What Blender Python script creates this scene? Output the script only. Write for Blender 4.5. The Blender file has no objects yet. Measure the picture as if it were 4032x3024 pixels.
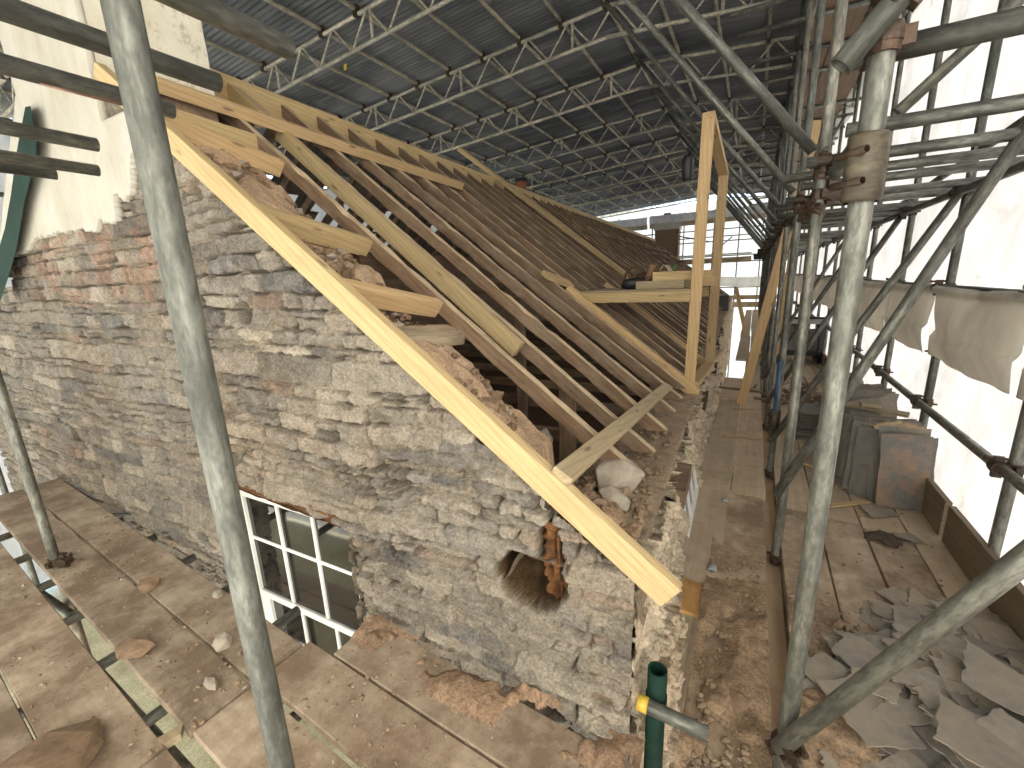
import bpy, math, random
import numpy as np
from mathutils import Vector, Matrix
R_ = math.radians
rnd = random.Random(7)
C = bpy.context.scene.collection
scene = bpy.context.scene

# ---------------------------------------------------------------- camera
CAM = Vector((0, 0, 1.58))
FPX, CX, CY = 1692.0, 2016.0, 1512.0
ROT = Matrix(((0.87598326, -0.07930455, 0.47577738),
              (0.48082959, 0.2216128, -0.84834584),
              (-0.03816067, 0.9719046, 0.23226108)))
cam = bpy.data.cameras.new('camera')
cam.sensor_width = 36; cam.lens = FPX / 4032 * 36
cam.clip_start = 0.05; cam.clip_end = 400
co = bpy.data.objects.new('camera', cam); C.objects.link(co)
co.matrix_world = Matrix.Translation(CAM) @ ROT.to_4x4()
scene.camera = co
# ---------------------------------------------------------------- light
SUN_EL, SUN_AZ = R_(44), R_(100)          # azimuth measured from +y towards +x
w = bpy.data.worlds.new('World'); scene.world = w; w.use_nodes = True
nt = w.node_tree; nt.nodes.clear()
sky = nt.nodes.new('ShaderNodeTexSky'); sky.sky_type = 'NISHITA'; sky.sun_disc = False
sky.sun_elevation = SUN_EL; sky.sun_rotation = SUN_AZ; sky.dust_density = 2.0
bg = nt.nodes.new('ShaderNodeBackground'); bg.inputs[1].default_value = 0.15
wo = nt.nodes.new('ShaderNodeOutputWorld')
nt.links.new(sky.outputs[0], bg.inputs[0]); nt.links.new(bg.outputs[0], wo.inputs[0])
sun = bpy.data.lights.new('sun', 'SUN'); sun.energy = 4.5; sun.angle = R_(0.5); sun.color = (1, .945, .86)
so = bpy.data.objects.new('sun', sun); C.objects.link(so)
sd = Vector((math.cos(SUN_EL) * math.sin(SUN_AZ), math.cos(SUN_EL) * math.cos(SUN_AZ), math.sin(SUN_EL)))
so.rotation_euler = (-sd).to_track_quat('-Z', 'Y').to_euler(); so.location = sd * 40
vs = scene.view_settings
vs.view_transform = 'Standard'; vs.look = 'None'; vs.gamma = 1; vs.exposure = 2.75
scene.cycles.max_bounces = 10; scene.cycles.diffuse_bounces = 7; scene.cycles.transmission_bounces = 6
scene.cycles.caustics_reflective = False; scene.cycles.caustics_refractive = False

# ---------------------------------------------------------------- geometry frame of the house
TH = R_(1.6)
UX = Vector((math.cos(TH), math.sin(TH), 0)); VY = Vector((-math.sin(TH), math.cos(TH), 0)); ZZ = Vector((0, 0, 1))
HO = Vector((-.30, 1.30, 0))
def B(u, v, z): return HO + UX * u + VY * v + ZZ * z
def ray(px, py): return (ROT @ Vector((px - CX, CY - py, -FPX))).normalized()
def cast(p, n, d):
    r = ray(*p); return CAM + r * ((d - n.dot(CAM)) / n.dot(r))
def onz(p, z): return cast(p, ZZ, z)
def ony(p, y): return cast(p, Vector((0, 1, 0)), y)
def onx(p, x): return cast(p, Vector((1, 0, 0)), x)
def onv(p, v): return cast(p, VY, VY.dot(HO) + v)
def tobuild(P): q = P - HO; return q.dot(UX), q.dot(VY), P.z
PITCH = R_(38); TP = math.tan(PITCH)
def zroof(u): return .63 - TP * (u + .075)
def onroof(p, off=0):
    n = UX * TP + ZZ
    return cast(p, n, .63 + off - TP * .075 + TP * UX.dot(HO))

# ---------------------------------------------------------------- objects
WM = {}
def link(o, parent, M):
    C.objects.link(o); WM[o.name] = M
    if parent is not None:
        o.parent = parent; o.matrix_basis = WM[parent.name].inverted() @ M
    else: o.matrix_basis = M
    return o
def tag(o, label=None, cat=None, group=None, kind=None):
    if label: o['label'] = label
    if cat: o['category'] = cat
    if group: o['group'] = group
    if kind: o['kind'] = kind
    return o
def thing(name, loc, label, cat, group=None, M=None):
    o = bpy.data.objects.new(name, None); o.empty_display_size = .1
    link(o, None, M if M is not None else Matrix.Translation(loc))
    return tag(o, label, cat, group)
def mesh(name, verts, faces, mats, midx=None, smooth=False):
    me = bpy.data.meshes.new(name)
    me.from_pydata([tuple(v) for v in verts], [], faces)
    for m in (mats if isinstance(mats, (list, tuple)) else [mats]): me.materials.append(m)
    if midx is not None: me.polygons.foreach_set('material_index', midx)
    if smooth is True: me.polygons.foreach_set('use_smooth', [True] * len(me.polygons))
    elif smooth: me.polygons.foreach_set('use_smooth', smooth)
    me.update(); return me
def obj(name, me, parent=None, M=None):
    return link(bpy.data.objects.new(name, me), parent, M if M is not None else Matrix.Identity(4))
def frame(p0, p1, up=ZZ):
    x = (Vector(p1) - Vector(p0)).normalized()
    z = (Vector(up) - x * x.dot(Vector(up)))
    if z.length < 1e-4: z = Vector((1, 0, 0)) - x * x.x
    z.normalize(); y = z.cross(x)
    return Matrix(((x.x, y.x, z.x, p0[0]), (x.y, y.y, z.y, p0[1]), (x.z, y.z, z.z, p0[2]), (0, 0, 0, 1)))
def cp(o, M, parent=None):
    c = o.copy(); return link(c, parent, M)

# ---------------------------------------------------------------- materials
def nodes(name):
    m = bpy.data.materials.new(name); m.use_nodes = True
    t = m.node_tree; t.nodes.clear()
    out = t.nodes.new('ShaderNodeOutputMaterial'); p = t.nodes.new('ShaderNodeBsdfPrincipled')
    t.links.new(p.outputs[0], out.inputs[0]); return m, t, p, out
def N(t, kind, **kw):
    n = t.nodes.new(kind)
    for k, v in kw.items():
        if k.startswith('i_'): n.inputs[k[2:].replace('_', ' ')].default_value = v
        else: setattr(n, k, v)
    return n
def noise(t, src, scale, detail=4, rough=.6, sc=(1, 1, 1)):
    mp = N(t, 'ShaderNodeMapping'); mp.inputs['Scale'].default_value = sc
    t.links.new(src, mp.inputs[0])
    n = N(t, 'ShaderNodeTexNoise'); n.inputs['Scale'].default_value = scale
    n.inputs['Detail'].default_value = detail; n.inputs['Roughness'].default_value = rough
    t.links.new(mp.outputs[0], n.inputs['Vector']); return n.outputs['Fac']
def ramp(t, fac, stops):
    r = N(t, 'ShaderNodeValToRGB'); e = r.color_ramp.elements
    while len(e) < len(stops): e.new(.5)
    for k, (p, c) in enumerate(stops):
        e[k].position = p; e[k].color = (*c, 1) if len(c) == 3 else c
    t.links.new(fac, r.inputs[0]); return r.outputs[0]
def g(v): return (v, v, v)
def mix(t, fac, a, b, mode='MIX'):
    n = N(t, 'ShaderNodeMix', data_type='RGBA', blend_type=mode)
    for inp, val in ((0, fac), (6, a), (7, b)):
        if isinstance(val, (int, float)): n.inputs[inp].default_value = val
        elif isinstance(val, tuple): n.inputs[inp].default_value = (*val, 1)
        else: t.links.new(val, n.inputs[inp])
    return n.outputs[2]
def bump(t, p, h, strength=.4, dist=.01):
    b = N(t, 'ShaderNodeBump'); b.inputs['Strength'].default_value = strength; b.inputs['Distance'].default_value = dist
    t.links.new(h, b.inputs['Height']); t.links.new(b.outputs[0], p.inputs['Normal'])
def coord(t, which='Object'): return N(t, 'ShaderNodeTexCoord').outputs[which]
def wpos(t): return N(t, 'ShaderNodeNewGeometry').outputs['Position']
def rand(t): return N(t, 'ShaderNodeObjectInfo').outputs['Random']

def timber_mat(name, a, b, c, dirt=.0, dirtcol=(.2, .12, .06), knots=True, rough=.75, bs=.25):
    m, t, p, _ = nodes(name)
    oc = coord(t); r = rand(t)
    add = N(t, 'ShaderNodeVectorMath', operation='ADD'); t.links.new(oc, add.inputs[0]); t.links.new(r, add.inputs[1])
    o2 = add.outputs[0]
    g1 = noise(t, o2, 26, 5, .65, (.07, 1.6, 1.6)); g2 = noise(t, o2, 5, 3, .5, (.35, 1.2, 1.2))
    col = ramp(t, g1, [(.32, a), (.52, b), (.72, c)])
    col = mix(t, ramp(t, g2, [(.35, g(0)), (.7, g(.5))]), col, b)
    wv = N(t, 'ShaderNodeMapping'); wv.inputs['Scale'].default_value = (.9, 9, 9); t.links.new(o2, wv.inputs[0])
    wt = N(t, 'ShaderNodeTexWave'); wt.inputs['Scale'].default_value = 2.2; wt.inputs['Distortion'].default_value = 5
    wt.bands_direction = 'DIAGONAL'; wt.inputs['Detail'].default_value = 3; wt.inputs['Detail Scale'].default_value = .7
    t.links.new(wv.outputs[0], wt.inputs[0])
    col = mix(t, ramp(t, wt.outputs['Fac'], [(.0, g(.0)), (.8, g(.0)), (1, g(.45))]), col, tuple(x * .62 for x in b))
    if knots:
        mp = N(t, 'ShaderNodeMapping'); mp.inputs['Scale'].default_value = (2.3, 9, 9); t.links.new(o2, mp.inputs[0])
        v = N(t, 'ShaderNodeTexVoronoi'); v.inputs['Scale'].default_value = 1.5; t.links.new(mp.outputs[0], v.inputs[0])
        col = mix(t, ramp(t, v.outputs['Distance'], [(.0, g(.9)), (.09, g(.75)), (.16, g(0))]), col, tuple(x * .32 for x in b))
    if dirt:
        d = noise(t, o2, 7, 6, .7, (.5, 1, 1))
        col = mix(t, ramp(t, d, [(.46, g(0)), (.66, g(dirt))]), col, dirtcol)
    hv = mix(t, 1.0, col, mix(t, r, (.82, .82, .84), (1.12, 1.06, 1.0)), 'MULTIPLY')
    t.links.new(hv, p.inputs['Base Color']); p.inputs['Roughness'].default_value = rough
    bump(t, p, g1, bs, .004); return m
NEW = timber_mat('new_pine', (.43, .32, .165), (.52, .40, .215), (.60, .475, .27), dirt=.25, dirtcol=(.30, .24, .10))
NEW2 = timber_mat('orange_pine', (.50, .345, .175), (.59, .43, .235), (.66, .50, .295))
GREYT = timber_mat('sawn_grey_pine', (.34, .27, .17), (.43, .35, .22), (.50, .42, .28), dirt=.3)
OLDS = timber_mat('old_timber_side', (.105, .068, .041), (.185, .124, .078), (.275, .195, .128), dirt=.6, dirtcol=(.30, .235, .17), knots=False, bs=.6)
OLDT = timber_mat('old_timber_top', (.42, .33, .215), (.55, .45, .31), (.64, .54, .40), dirt=.55, dirtcol=(.13, .09, .06), knots=False, bs=.5)  # dusty rafter tops; top-to-side light contrast also put into these two tones
TOE = timber_mat('weathered_toe_board', (.13, .105, .075), (.18, .145, .10), (.24, .19, .13), dirt=.4, knots=False)
DARKT = timber_mat('dark_timber', (.045, .026, .015), (.075, .044, .026), (.12, .075, .045), knots=False, bs=.5)
ROT_T = timber_mat('rotten_timber', (.05, .022, .009), (.15, .065, .02), (.27, .13, .045), dirt=.7, dirtcol=(.03, .016, .01), knots=False, rough=.95, bs=1.0)

def board_mat(name, dirt, dark):
    m, t, p, _ = nodes(name)
    oc = coord(t); r = rand(t); wp = wpos(t)
    add = N(t, 'ShaderNodeVectorMath', operation='ADD'); t.links.new(oc, add.inputs[0]); t.links.new(r, add.inputs[1])
    g1 = noise(t, add.outputs[0], 22, 5, .7, (.06, 1.3, 1))
    g2 = noise(t, wp, 2.6, 8, .72); g3 = noise(t, wp, 55, 3, .7); g4 = noise(t, wp, 9, 6, .75)
    col = ramp(t, g1, [(.3, (.44, .352, .255)), (.5, (.51, .415, .31)), (.7, (.57, .475, .36))])
    col = mix(t, ramp(t, g4, [(.40, g(0)), (.75, g(.5))]), col, (.35, .27, .19))
    col = mix(t, ramp(t, g2, [(.46 - .10 * dirt, g(0)), (.66 - .08 * dirt, g(dirt))]), col, dark)
    col = mix(t, ramp(t, g4, [(.56, g(0)), (.70, g(.6 * dirt))]), col, tuple(x * .7 for x in dark))
    col = mix(t, ramp(t, g3, [(.64, g(0)), (.72, g(.55 * dirt))]), col, (.46, .37, .27))
    hv = mix(t, 1.0, col, mix(t, r, (.86, .86, .86), (1.1, 1.08, 1.05)), 'MULTIPLY')
    t.links.new(hv, p.inputs['Base Color']); p.inputs['Roughness'].default_value = .9
    bump(t, p, g4, .35, .006); return m
BRD = board_mat('scaffold_board',   .35, (.27, .195, .13))
BRDD = board_mat('dirty_scaffold_board', 1.0, (.22, .155, .105))
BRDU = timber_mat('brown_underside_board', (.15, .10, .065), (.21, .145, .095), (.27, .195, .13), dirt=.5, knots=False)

def tube_mat(name, base, metal=.55, rust=.35):
    m, t, p, _ = nodes(name)
    oc = coord(t); r = rand(t)
    add = N(t, 'ShaderNodeVectorMath', operation='ADD'); t.links.new(oc, add.inputs[0]); t.links.new(r, add.inputs[1])
    o2 = add.outputs[0]
    n1 = noise(t, o2, 14, 6, .7, (.35, 1, 1)); n2 = noise(t, o2, 3.0, 5, .7, (.5, 1, 1)); n3 = noise(t, o2, 90, 2, .6, (.25, 1, 1))
    col = ramp(t, n1, [(.34, tuple(x * .5 for x in base)), (.5, base), (.66, tuple(min(1, x * 1.65) for x in base))])
    col = mix(t, ramp(t, n3, [(.45, g(0)), (.62, g(.6))]), col, tuple(x * .45 for x in base))
    lim = mix(t, r, (.3, .3, .3), (1, 1, 1), 'MIX')
    rs = mix(t, 1.0, ramp(t, n2, [(.57, g(0)), (.70, g(rust))]), lim, 'MULTIPLY')
    col = mix(t, rs, col, (.125, .055, .024))
    hv = mix(t, 1.0, col, mix(t, r, (.8, .82, .82), (1.15, 1.12, 1.06)), 'MULTIPLY')
    t.links.new(hv, p.inputs['Base Color']); p.inputs['Metallic'].default_value = metal
    t.links.new(ramp(t, n1, [(.3, g(.62)), (.7, g(.40))]), p.inputs['Roughness'])
    bump(t, p, n3, .15, .002); return m
TUBE = tube_mat('galvanised_tube', (.175, .178, .160), .55, .45)
RTUBE = tube_mat('purlin_tube', (.46, .42, .33), .2, .55)
TRUSS = tube_mat('truss_tube', (.48, .45, .38), .25, .4)
RUST = tube_mat('rusty_coupler', (.075, .05, .034), .35, .95)
def plain(name, col, rough=.6, metal=0., var=.18, scale=12, b=.2, spec=None, col2=None):
    m, t, p, _ = nodes(name); oc = coord(t)
    n = noise(t, oc, scale, 6, .7)
    c2 = col2 or tuple(x * (1 - 2.2 * var) for x in col)
    t.links.new(ramp(t, n, [(.3, c2), (.65, col)]), p.inputs['Base Color'])
    p.inputs['Roughness'].default_value = rough; p.inputs['Metallic'].default_value = metal
    if b: bump(t, p, n, b, .006)
    if spec is not None: p.inputs['Specular IOR Level'].default_value = spec
    return m
WHITE = plain('white_window_paint', (.82, .82, .80), .35, var=.03, b=.02)
GREEN = plain('dark_green_paint', (.013, .042, .030), .6, var=.2, scale=5, b=.05, spec=.12)
BLACK = plain('black_plastic', (.02, .02, .021), .45, var=.1, b=.05)
GREYM = plain('grey_steel', (.30, .31, .32), .4, .5)
LEATHER = plain('brown_leather', (.16, .085, .04), .7, var=.25, scale=25, b=.5)
TERRA = plain('terracotta', (.33, .12, .06), .8, var=.2)
YELLOW = plain('yellow_plastic', (.62, .42, .05), .4, var=.05)
PLY = plain('orange_ply', (.50, .28, .10), .7, var=.2, scale=18)
GLASS, _t, _p, _o = nodes('window_glass')
_p.inputs['Base Color'].default_value = (.012, .011, .010, 1); _p.inputs['Roughness'].default_value = .04
_p.inputs['Specular IOR Level'].default_value = .6
def vcol_mat(name, rough=.95, bs=.5, sc=70):
    m, t, p, _ = nodes(name)
    a = N(t, 'ShaderNodeAttribute', attribute_name='Col'); wp = wpos(t)
    n = noise(t, wp, sc, 5, .7); n2 = noise(t, wp, 9, 5, .7)
    c = mix(t, 1.0, a.outputs[0], ramp(t, n, [(.30, g(.52)), (.5, g(.98)), (.70, g(1.4))]), 'MULTIPLY')
    c = mix(t, 1.0, c, ramp(t, n2, [(.3, g(.82)), (.7, g(1.14))]), 'MULTIPLY')
    t.links.new(c, p.inputs['Base Color']); p.inputs['Roughness'].default_value = rough
    p.inputs['Specular IOR Level'].default_value = .25
    bump(t, p, n, bs, .006); return m
STONE = vcol_mat('rubble_stone', bs=.9, sc=85)
EARTH = vcol_mat('earth_core', bs=.8, sc=90)
def render_mat():
    m, t, p, _ = nodes('lime_render'); wp = wpos(t)
    n = noise(t, wp, 3.5, 7, .7, (1, 1, .35)); n2 = noise(t, wp, 16, 6, .75)
    c = ramp(t, n, [(.35, (.44, .40, .32)), (.6, (.54, .52, .465)), (.8, (.61, .595, .545))])
    c = mix(t, ramp(t, n2, [(.60, g(0)), (.75, g(.45))]), c, (.33, .30, .24))
    t.links.new(c, p.inputs['Base Color']); p.inputs['Roughness'].default_value = .9; bump(t, p, n2, .25, .008); return m
RENDER = render_mat()
def cream_mat():
    m, t, p, _ = nodes('lichen_cream_render'); wp = wpos(t)
    n = noise(t, wp, 10, 9, .8); n2 = noise(t, wp, 3, 5, .7)
    c = ramp(t, n2, [(.35, (.62, .58, .45)), (.65, (.75, .72, .61))])
    c = mix(t, ramp(t, n, [(.53, g(0)), (.66, g(.75))]), c, (.20, .18, .13))
    t.links.new(c, p.inputs['Base Color']); p.inputs['Roughness'].default_value = .95; bump(t, p, n, .4, .01); return m
CREAM = cream_mat()
def slate_mat(name, base, dust, stain=None):
    m, t, p, _ = nodes(name); oc = coord(t); r = rand(t)
    add = N(t, 'ShaderNodeVectorMath', operation='ADD'); t.links.new(oc, add.inputs[0]); t.links.new(r, add.inputs[1])
    n = noise(t, add.outputs[0], 4, 7, .7); n2 = noise(t, add.outputs[0], 30, 5, .7)
    c = ramp(t, n2, [(.3, tuple(x * .75 for x in base)), (.7, tuple(x * 1.2 for x in base))])
    c = mix(t, ramp(t, n, [(.42, g(0)), (.68, g(.8))]), c, dust)
    if stain: c = mix(t, ramp(t, noise(t, oc, 5, 6, .7), [(.45, g(0)), (.62, g(.8))]), c, stain)
    c = mix(t, 1.0, c, mix(t, r, (.8, .8, .82), (1.2, 1.15, 1.1)), 'MULTIPLY')
    t.links.new(c, p.inputs['Base Color']); p.inputs['Roughness'].default_value = .7; bump(t, p, n2, .35, .004); return m
SLATE = slate_mat('grey_slate', (.165, .162, .155), (.30, .25, .19))
SLATEO = slate_mat('stained_slate', (.17, .165, .155), (.25, .22, .18), (.40, .235, .12))
SLATED = slate_mat('dusty_slate', (.275, .252, .215), (.38, .315, .235))
def sheet_mat(name, col, trans, bmp=.8):
    m, t, p, out = nodes(name); wp = wpos(t)
    t.nodes.remove(p)
    d = N(t, 'ShaderNodeBsdfDiffuse'); tr = N(t, 'ShaderNodeBsdfTranslucent'); mx = N(t, 'ShaderNodeMixShader')
    gl = N(t, 'ShaderNodeBsdfGlossy'); gl.inputs['Roughness'].default_value = .35; mx2 = N(t, 'ShaderNodeMixShader')
    n = noise(t, wp, 2.4, 6, .7, (1, 1, .4)); n2 = noise(t, wp, 22, 5, .6, (1, 1, .5))
    c = ramp(t, n, [(.34, tuple(x * .72 for x in col)), (.62, col)])
    t.links.new(c, d.inputs[0]); t.links.new(c, tr.inputs[0]); mx.inputs[0].default_value = trans
    t.links.new(d.outputs[0], mx.inputs[1]); t.links.new(tr.outputs[0], mx.inputs[2])
    mx2.inputs[0].default_value = .05
    t.links.new(mx.outputs[0], mx2.inputs[1]); t.links.new(gl.outputs[0], mx2.inputs[2])
    b = N(t, 'ShaderNodeBump'); b.inputs['Strength'].default_value = bmp; b.inputs['Distance'].default_value = .04
    t.links.new(n2, b.inputs['Height'])
    for s in (d, tr, gl): t.links.new(b.outputs[0], s.inputs['Normal'])
    t.links.new(mx2.outputs[0], out.inputs[0]); return m
SHEET = sheet_mat('white_sheeting', (.75, .745, .76), .125, .5)
SHEETF = sheet_mat('far_sheeting', (.80, .81, .84), .42, .4)
SHEETM = sheet_mat('rear_sheeting', (.88, .86, .83), .62)
SHEETB = sheet_mat('thinned_light_sheeting', (.93, .91, .88), .58)  # for an added panel out of view, thinned to bring light from the right
TARP = sheet_mat('folded_sheeting', (.84, .80, .72), .60, .2)
def tin_mat():
    m, t, p, _ = nodes('weathered_tin'); wp = wpos(t)
    n = noise(t, wp, 3.2, 7, .75, (.25, 2.4, 1)); n2 = noise(t, wp, .9, 3, .5, (.4, 1.6, 1)); n3 = noise(t, wp, 14, 6, .8, (.12, 2.2, 1))
    c = ramp(t, n2, [(.35, (.080, .086, .097)), (.5, (.14, .148, .163)), (.65, (.22, .228, .245))])
    c = mix(t, ramp(t, n, [(.50, g(0)), (.68, g(.7))]), c, (.36, .365, .38))
    c = mix(t, ramp(t, n3, [(.62, g(0)), (.72, g(.8))]), c, (.50, .495, .50))
    t.links.new(c, p.inputs['Base Color']); p.inputs['Roughness'].default_value = .55; p.inputs['Metallic'].default_value = .15
    return m
TIN = tin_mat()
def ground_mat():
    m, t, p, _ = nodes('gravel_ground'); wp = wpos(t)
    n = noise(t, wp, 1.2, 8, .7); n2 = noise(t, wp, 40, 4, .7)
    c = ramp(t, n, [(.4, (.46, .43, .27)), (.6, (.72, .68, .48))])
    c = mix(t, 1.0, c, ramp(t, n2, [(.3, g(.7)), (.7, g(1.2))]), 'MULTIPLY')
    t.links.new(c, p.inputs['Base Color']); p.inputs['Roughness'].default_value = .95; return m
LEAF = plain('leaf', (.11, .20, .03), .6, var=.25)
BARK = plain('bark', (.10, .07, .045), .9)

# ---------------------------------------------------------------- numpy noise
_tab = np.random.RandomState(3).rand(256, 256)
def vn(x, y, s=0):
    x = np.asarray(x, float) + 17.3 * s; y = np.asarray(y, float) + 9.1 * s
    xi = np.floor(x).astype(int); yi = np.floor(y).astype(int)
    fx = x - xi; fy = y - yi; fx = fx * fx * (3 - 2 * fx); fy = fy * fy * (3 - 2 * fy)
    a = _tab[xi & 255, yi & 255]; b = _tab[(xi + 1) & 255, yi & 255]; c = _tab[xi & 255, (yi + 1) & 255]; d = _tab[(xi + 1) & 255, (yi + 1) & 255]
    return (a * (1 - fx) + b * fx) * (1 - fy) + (c * (1 - fx) + d * fx) * fy
def fbm(x, y, s=0, o=4):
    r = 0; a = .5; n = 0
    for k in range(o):
        r = r + a * vn(x * 2 ** k, y * 2 ** k, s + k); n += a; a *= .55
    return r / n
def sst(x, a, b): t = np.clip((x - a) / (b - a), 0, 1); return t * t * (3 - 2 * t)
def rubble(A, Z, seed, smear=.5, hr=(.045, .112), wr=(.09, .38), brick=None):
    rs = np.random.RandomState(seed)
    Zw = Z + .075 * (fbm(A * .9, Z * .9, seed, 3) - .5) + .035 * (vn(A * 3.1, Z * 3.1, seed + 2) - .5) + .012 * (vn(A * 17, Z * 17, seed + 3) - .5)
    Aw = A + .05 * (vn(A * 3.7, Z * 5, seed + 5) - .5) + .016 * (vn(A * 15, Z * 15, seed + 6) - .5)
    z0, z1 = Zw.min() - .2, Zw.max() + .3; a0, a1 = Aw.min() - .5, Aw.max() + .6
    zb = [z0]
    while zb[-1] < z1: zb.append(zb[-1] + rs.uniform(*hr) * (1 if rs.rand() > .12 else 1.5))
    zb = np.array(zb); r = np.clip(np.searchsorted(zb, Zw) - 1, 0, len(zb) - 2)
    d = np.zeros_like(A); sid = np.zeros(A.shape, int); lu = np.zeros_like(A); lv = np.zeros_like(A); nid = 1
    for k in range(len(zb) - 1):
        msk = r == k
        if not msk.any(): continue
        hh = zb[k + 1] - zb[k]
        ab = [a0 - rs.rand() * .3]
        while ab[-1] < a1:
            ab.append(ab[-1] + min(.55, rs.lognormal(math.log(hh * 2.2), .5) + .03))
        ab = np.array(ab); x = Aw[msk]; z = Zw[msk]
        c = np.clip(np.searchsorted(ab, x) - 1, 0, len(ab) - 2)
        n = len(ab) - 1
        slant = rs.uniform(-.25, .25, n)[c]
        zc = (z - zb[k]) / hh
        split = (rs.rand(n) < .17)[c]; sp = rs.uniform(.35, .65, n)[c]
        lo = np.where(split & (zc > sp), sp, 0); hi = np.where(split & (zc <= sp), sp, 1)
        xs = x + slant * (z - zb[k] - hh / 2)
        dl = np.abs(xs - ab[c]); dr = np.abs(ab[c + 1] - xs)
        db = (zc - lo) * hh; dt = (hi - zc) * hh
        kk = .006
        d[msk] = -kk * np.log(np.exp(-dl / kk) + np.exp(-dr / kk) + np.exp(-db / kk) + np.exp(-dt / kk))
        sid[msk] = nid + c * 2 + (lo > 0); nid += 2 * n + 2
        lu[msk] = (x - (ab[c] + ab[c + 1]) / 2); lv[msk] = (zc - .5) * hh
    prs = np.random.RandomState(seed + 77); M = nid + 5
    hs = prs.uniform(0, .024, M); tu = prs.uniform(-.09, .09, M); tv = prs.uniform(-.16, .16, M)
    pal = np.array([(.205, .178, .143), (.232, .200, .158), (.178, .158, .133), (.258, .222, .174), (.222, .184, .140), (.225, .168, .125), (.29, .252, .198), (.158, .145, .127)])
    pr = [.2, .19, .17, .15, .1, .05, .07, .07]
    sc = pal[prs.choice(len(pal), M, p=pr)] * prs.uniform(.72, 1.2, (M, 1))
    d = d + .008 * (vn(A * 60, Z * 60, seed + 8) - .5) + .010 * (vn(A * 24, Z * 24, seed + 18) - .5)
    s = sst(d, -.001, .008)
    fine = fbm(A * 26, Z * 34, seed + 9, 4) - .5; lay = vn(A * 7, Z * 90, seed + 11) - .5
    body = .010 + hs[sid] + tu[sid] * lu + tv[sid] * lv + .015 * fine + .007 * lay + .010 * (vn(A * 120, Z * 140, seed + 50) - .5)
    mort = -.012 + .014 * (fbm(A * 30, Z * 30, seed + 13) - .5)
    deep = sst(fbm(A * 5.2, Z * 8.5, seed + 15), .46, .56)
    mort = mort - .050 * deep
    sm = sst(fbm(A * 2.3, Z * 3.2, seed + 21, 5), .62 - .28 * smear, .80 - .2 * smear) * (.35 + .65 * sst(vn(A * 30, Z * 30, seed + 23), .25, .6))
    h = s * body + (1 - s) * mort; h = h * (1 - .45 * sm) + .45 * sm * .012
    mc = np.array((.31, .262, .197)) * (1 - .30 * deep[..., None]); mc2 = np.array((.30, .262, .208))
    col = sc[sid]
    if brick is not None:
        bw = .36 * brick(A, Z) * sst(vn(A * 9, Z * 13, seed + 31), .45, .62)
        col = col * (1 - bw[..., None]) + np.array((.36, .19, .125)) * bw[..., None]
    col = col * (1 + .85 * fine[..., None])
    tint = sst(fbm(A * 1.7, Z * 1.7, seed + 41), .45, .7)[..., None]
    col = col * np.array((.985, 1.0, 1.05)); col = col * (1 - .5 * tint) + col * np.array((1.06, .96, .84)) * .5 * tint
    col = col * s[..., None] + mc * (1 - s[..., None])
    col = col * (1 - .55 * sm[..., None]) + mc2 * .55 * sm[..., None]
    return h, np.clip(col, .01, 1)
def grid_obj(name, P, mat, parent=None, col=None, mask=None, smooth=True, label=None):
    ni, nj = P.shape[:2]
    idx = np.arange(ni * nj).reshape(ni, nj)
    q = np.stack([idx[:-1, :-1], idx[1:, :-1], idx[1:, 1:], idx[:-1, 1:]], -1).reshape(-1, 4)
    if mask is not None:
        q = q[(mask[:-1, :-1] & mask[1:, :-1] & mask[1:, 1:] & mask[:-1, 1:]).ravel()]
    V = P.reshape(-1, 3); used = np.unique(q); remap = np.zeros(len(V), int); remap[used] = np.arange(len(used))
    q = remap[q]; V = V[used]
    me = bpy.data.meshes.new(name)
    me.vertices.add(len(V)); me.vertices.foreach_set('co', V.astype(np.float32).ravel())
    me.loops.add(q.size); me.loops.foreach_set('vertex_index', q.ravel().astype(np.int32))
    me.polygons.add(len(q)); me.polygons.foreach_set('loop_start', np.arange(0, q.size, 4, dtype=np.int32))
    try: me.polygons.foreach_set('loop_total', np.full(len(q), 4, dtype=np.int32))
    except Exception: pass
    me.polygons.foreach_set('use_smooth', np.full(len(q), smooth, dtype=bool))
    me.materials.append(mat); me.update(calc_edges=True); me.validate()
    if col is not None:
        a = me.color_attributes.new('Col', 'FLOAT_COLOR', 'POINT')
        cc = np.ones((len(V), 4), np.float32); cc[:, :3] = col.reshape(-1, 3)[used]
        a.data.foreach_set('color', cc.ravel())
    o = obj(name, me, parent)
    if label: o['label'] = label
    return o
nu, nv_ = np.array(UX), np.array(VY)
def BW(u, v, z):      # arrays in house frame -> world
    return np.array(HO) + u[..., None] * nu + v[..., None] * nv_ + z[..., None] * np.array((0, 0, 1.))

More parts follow.
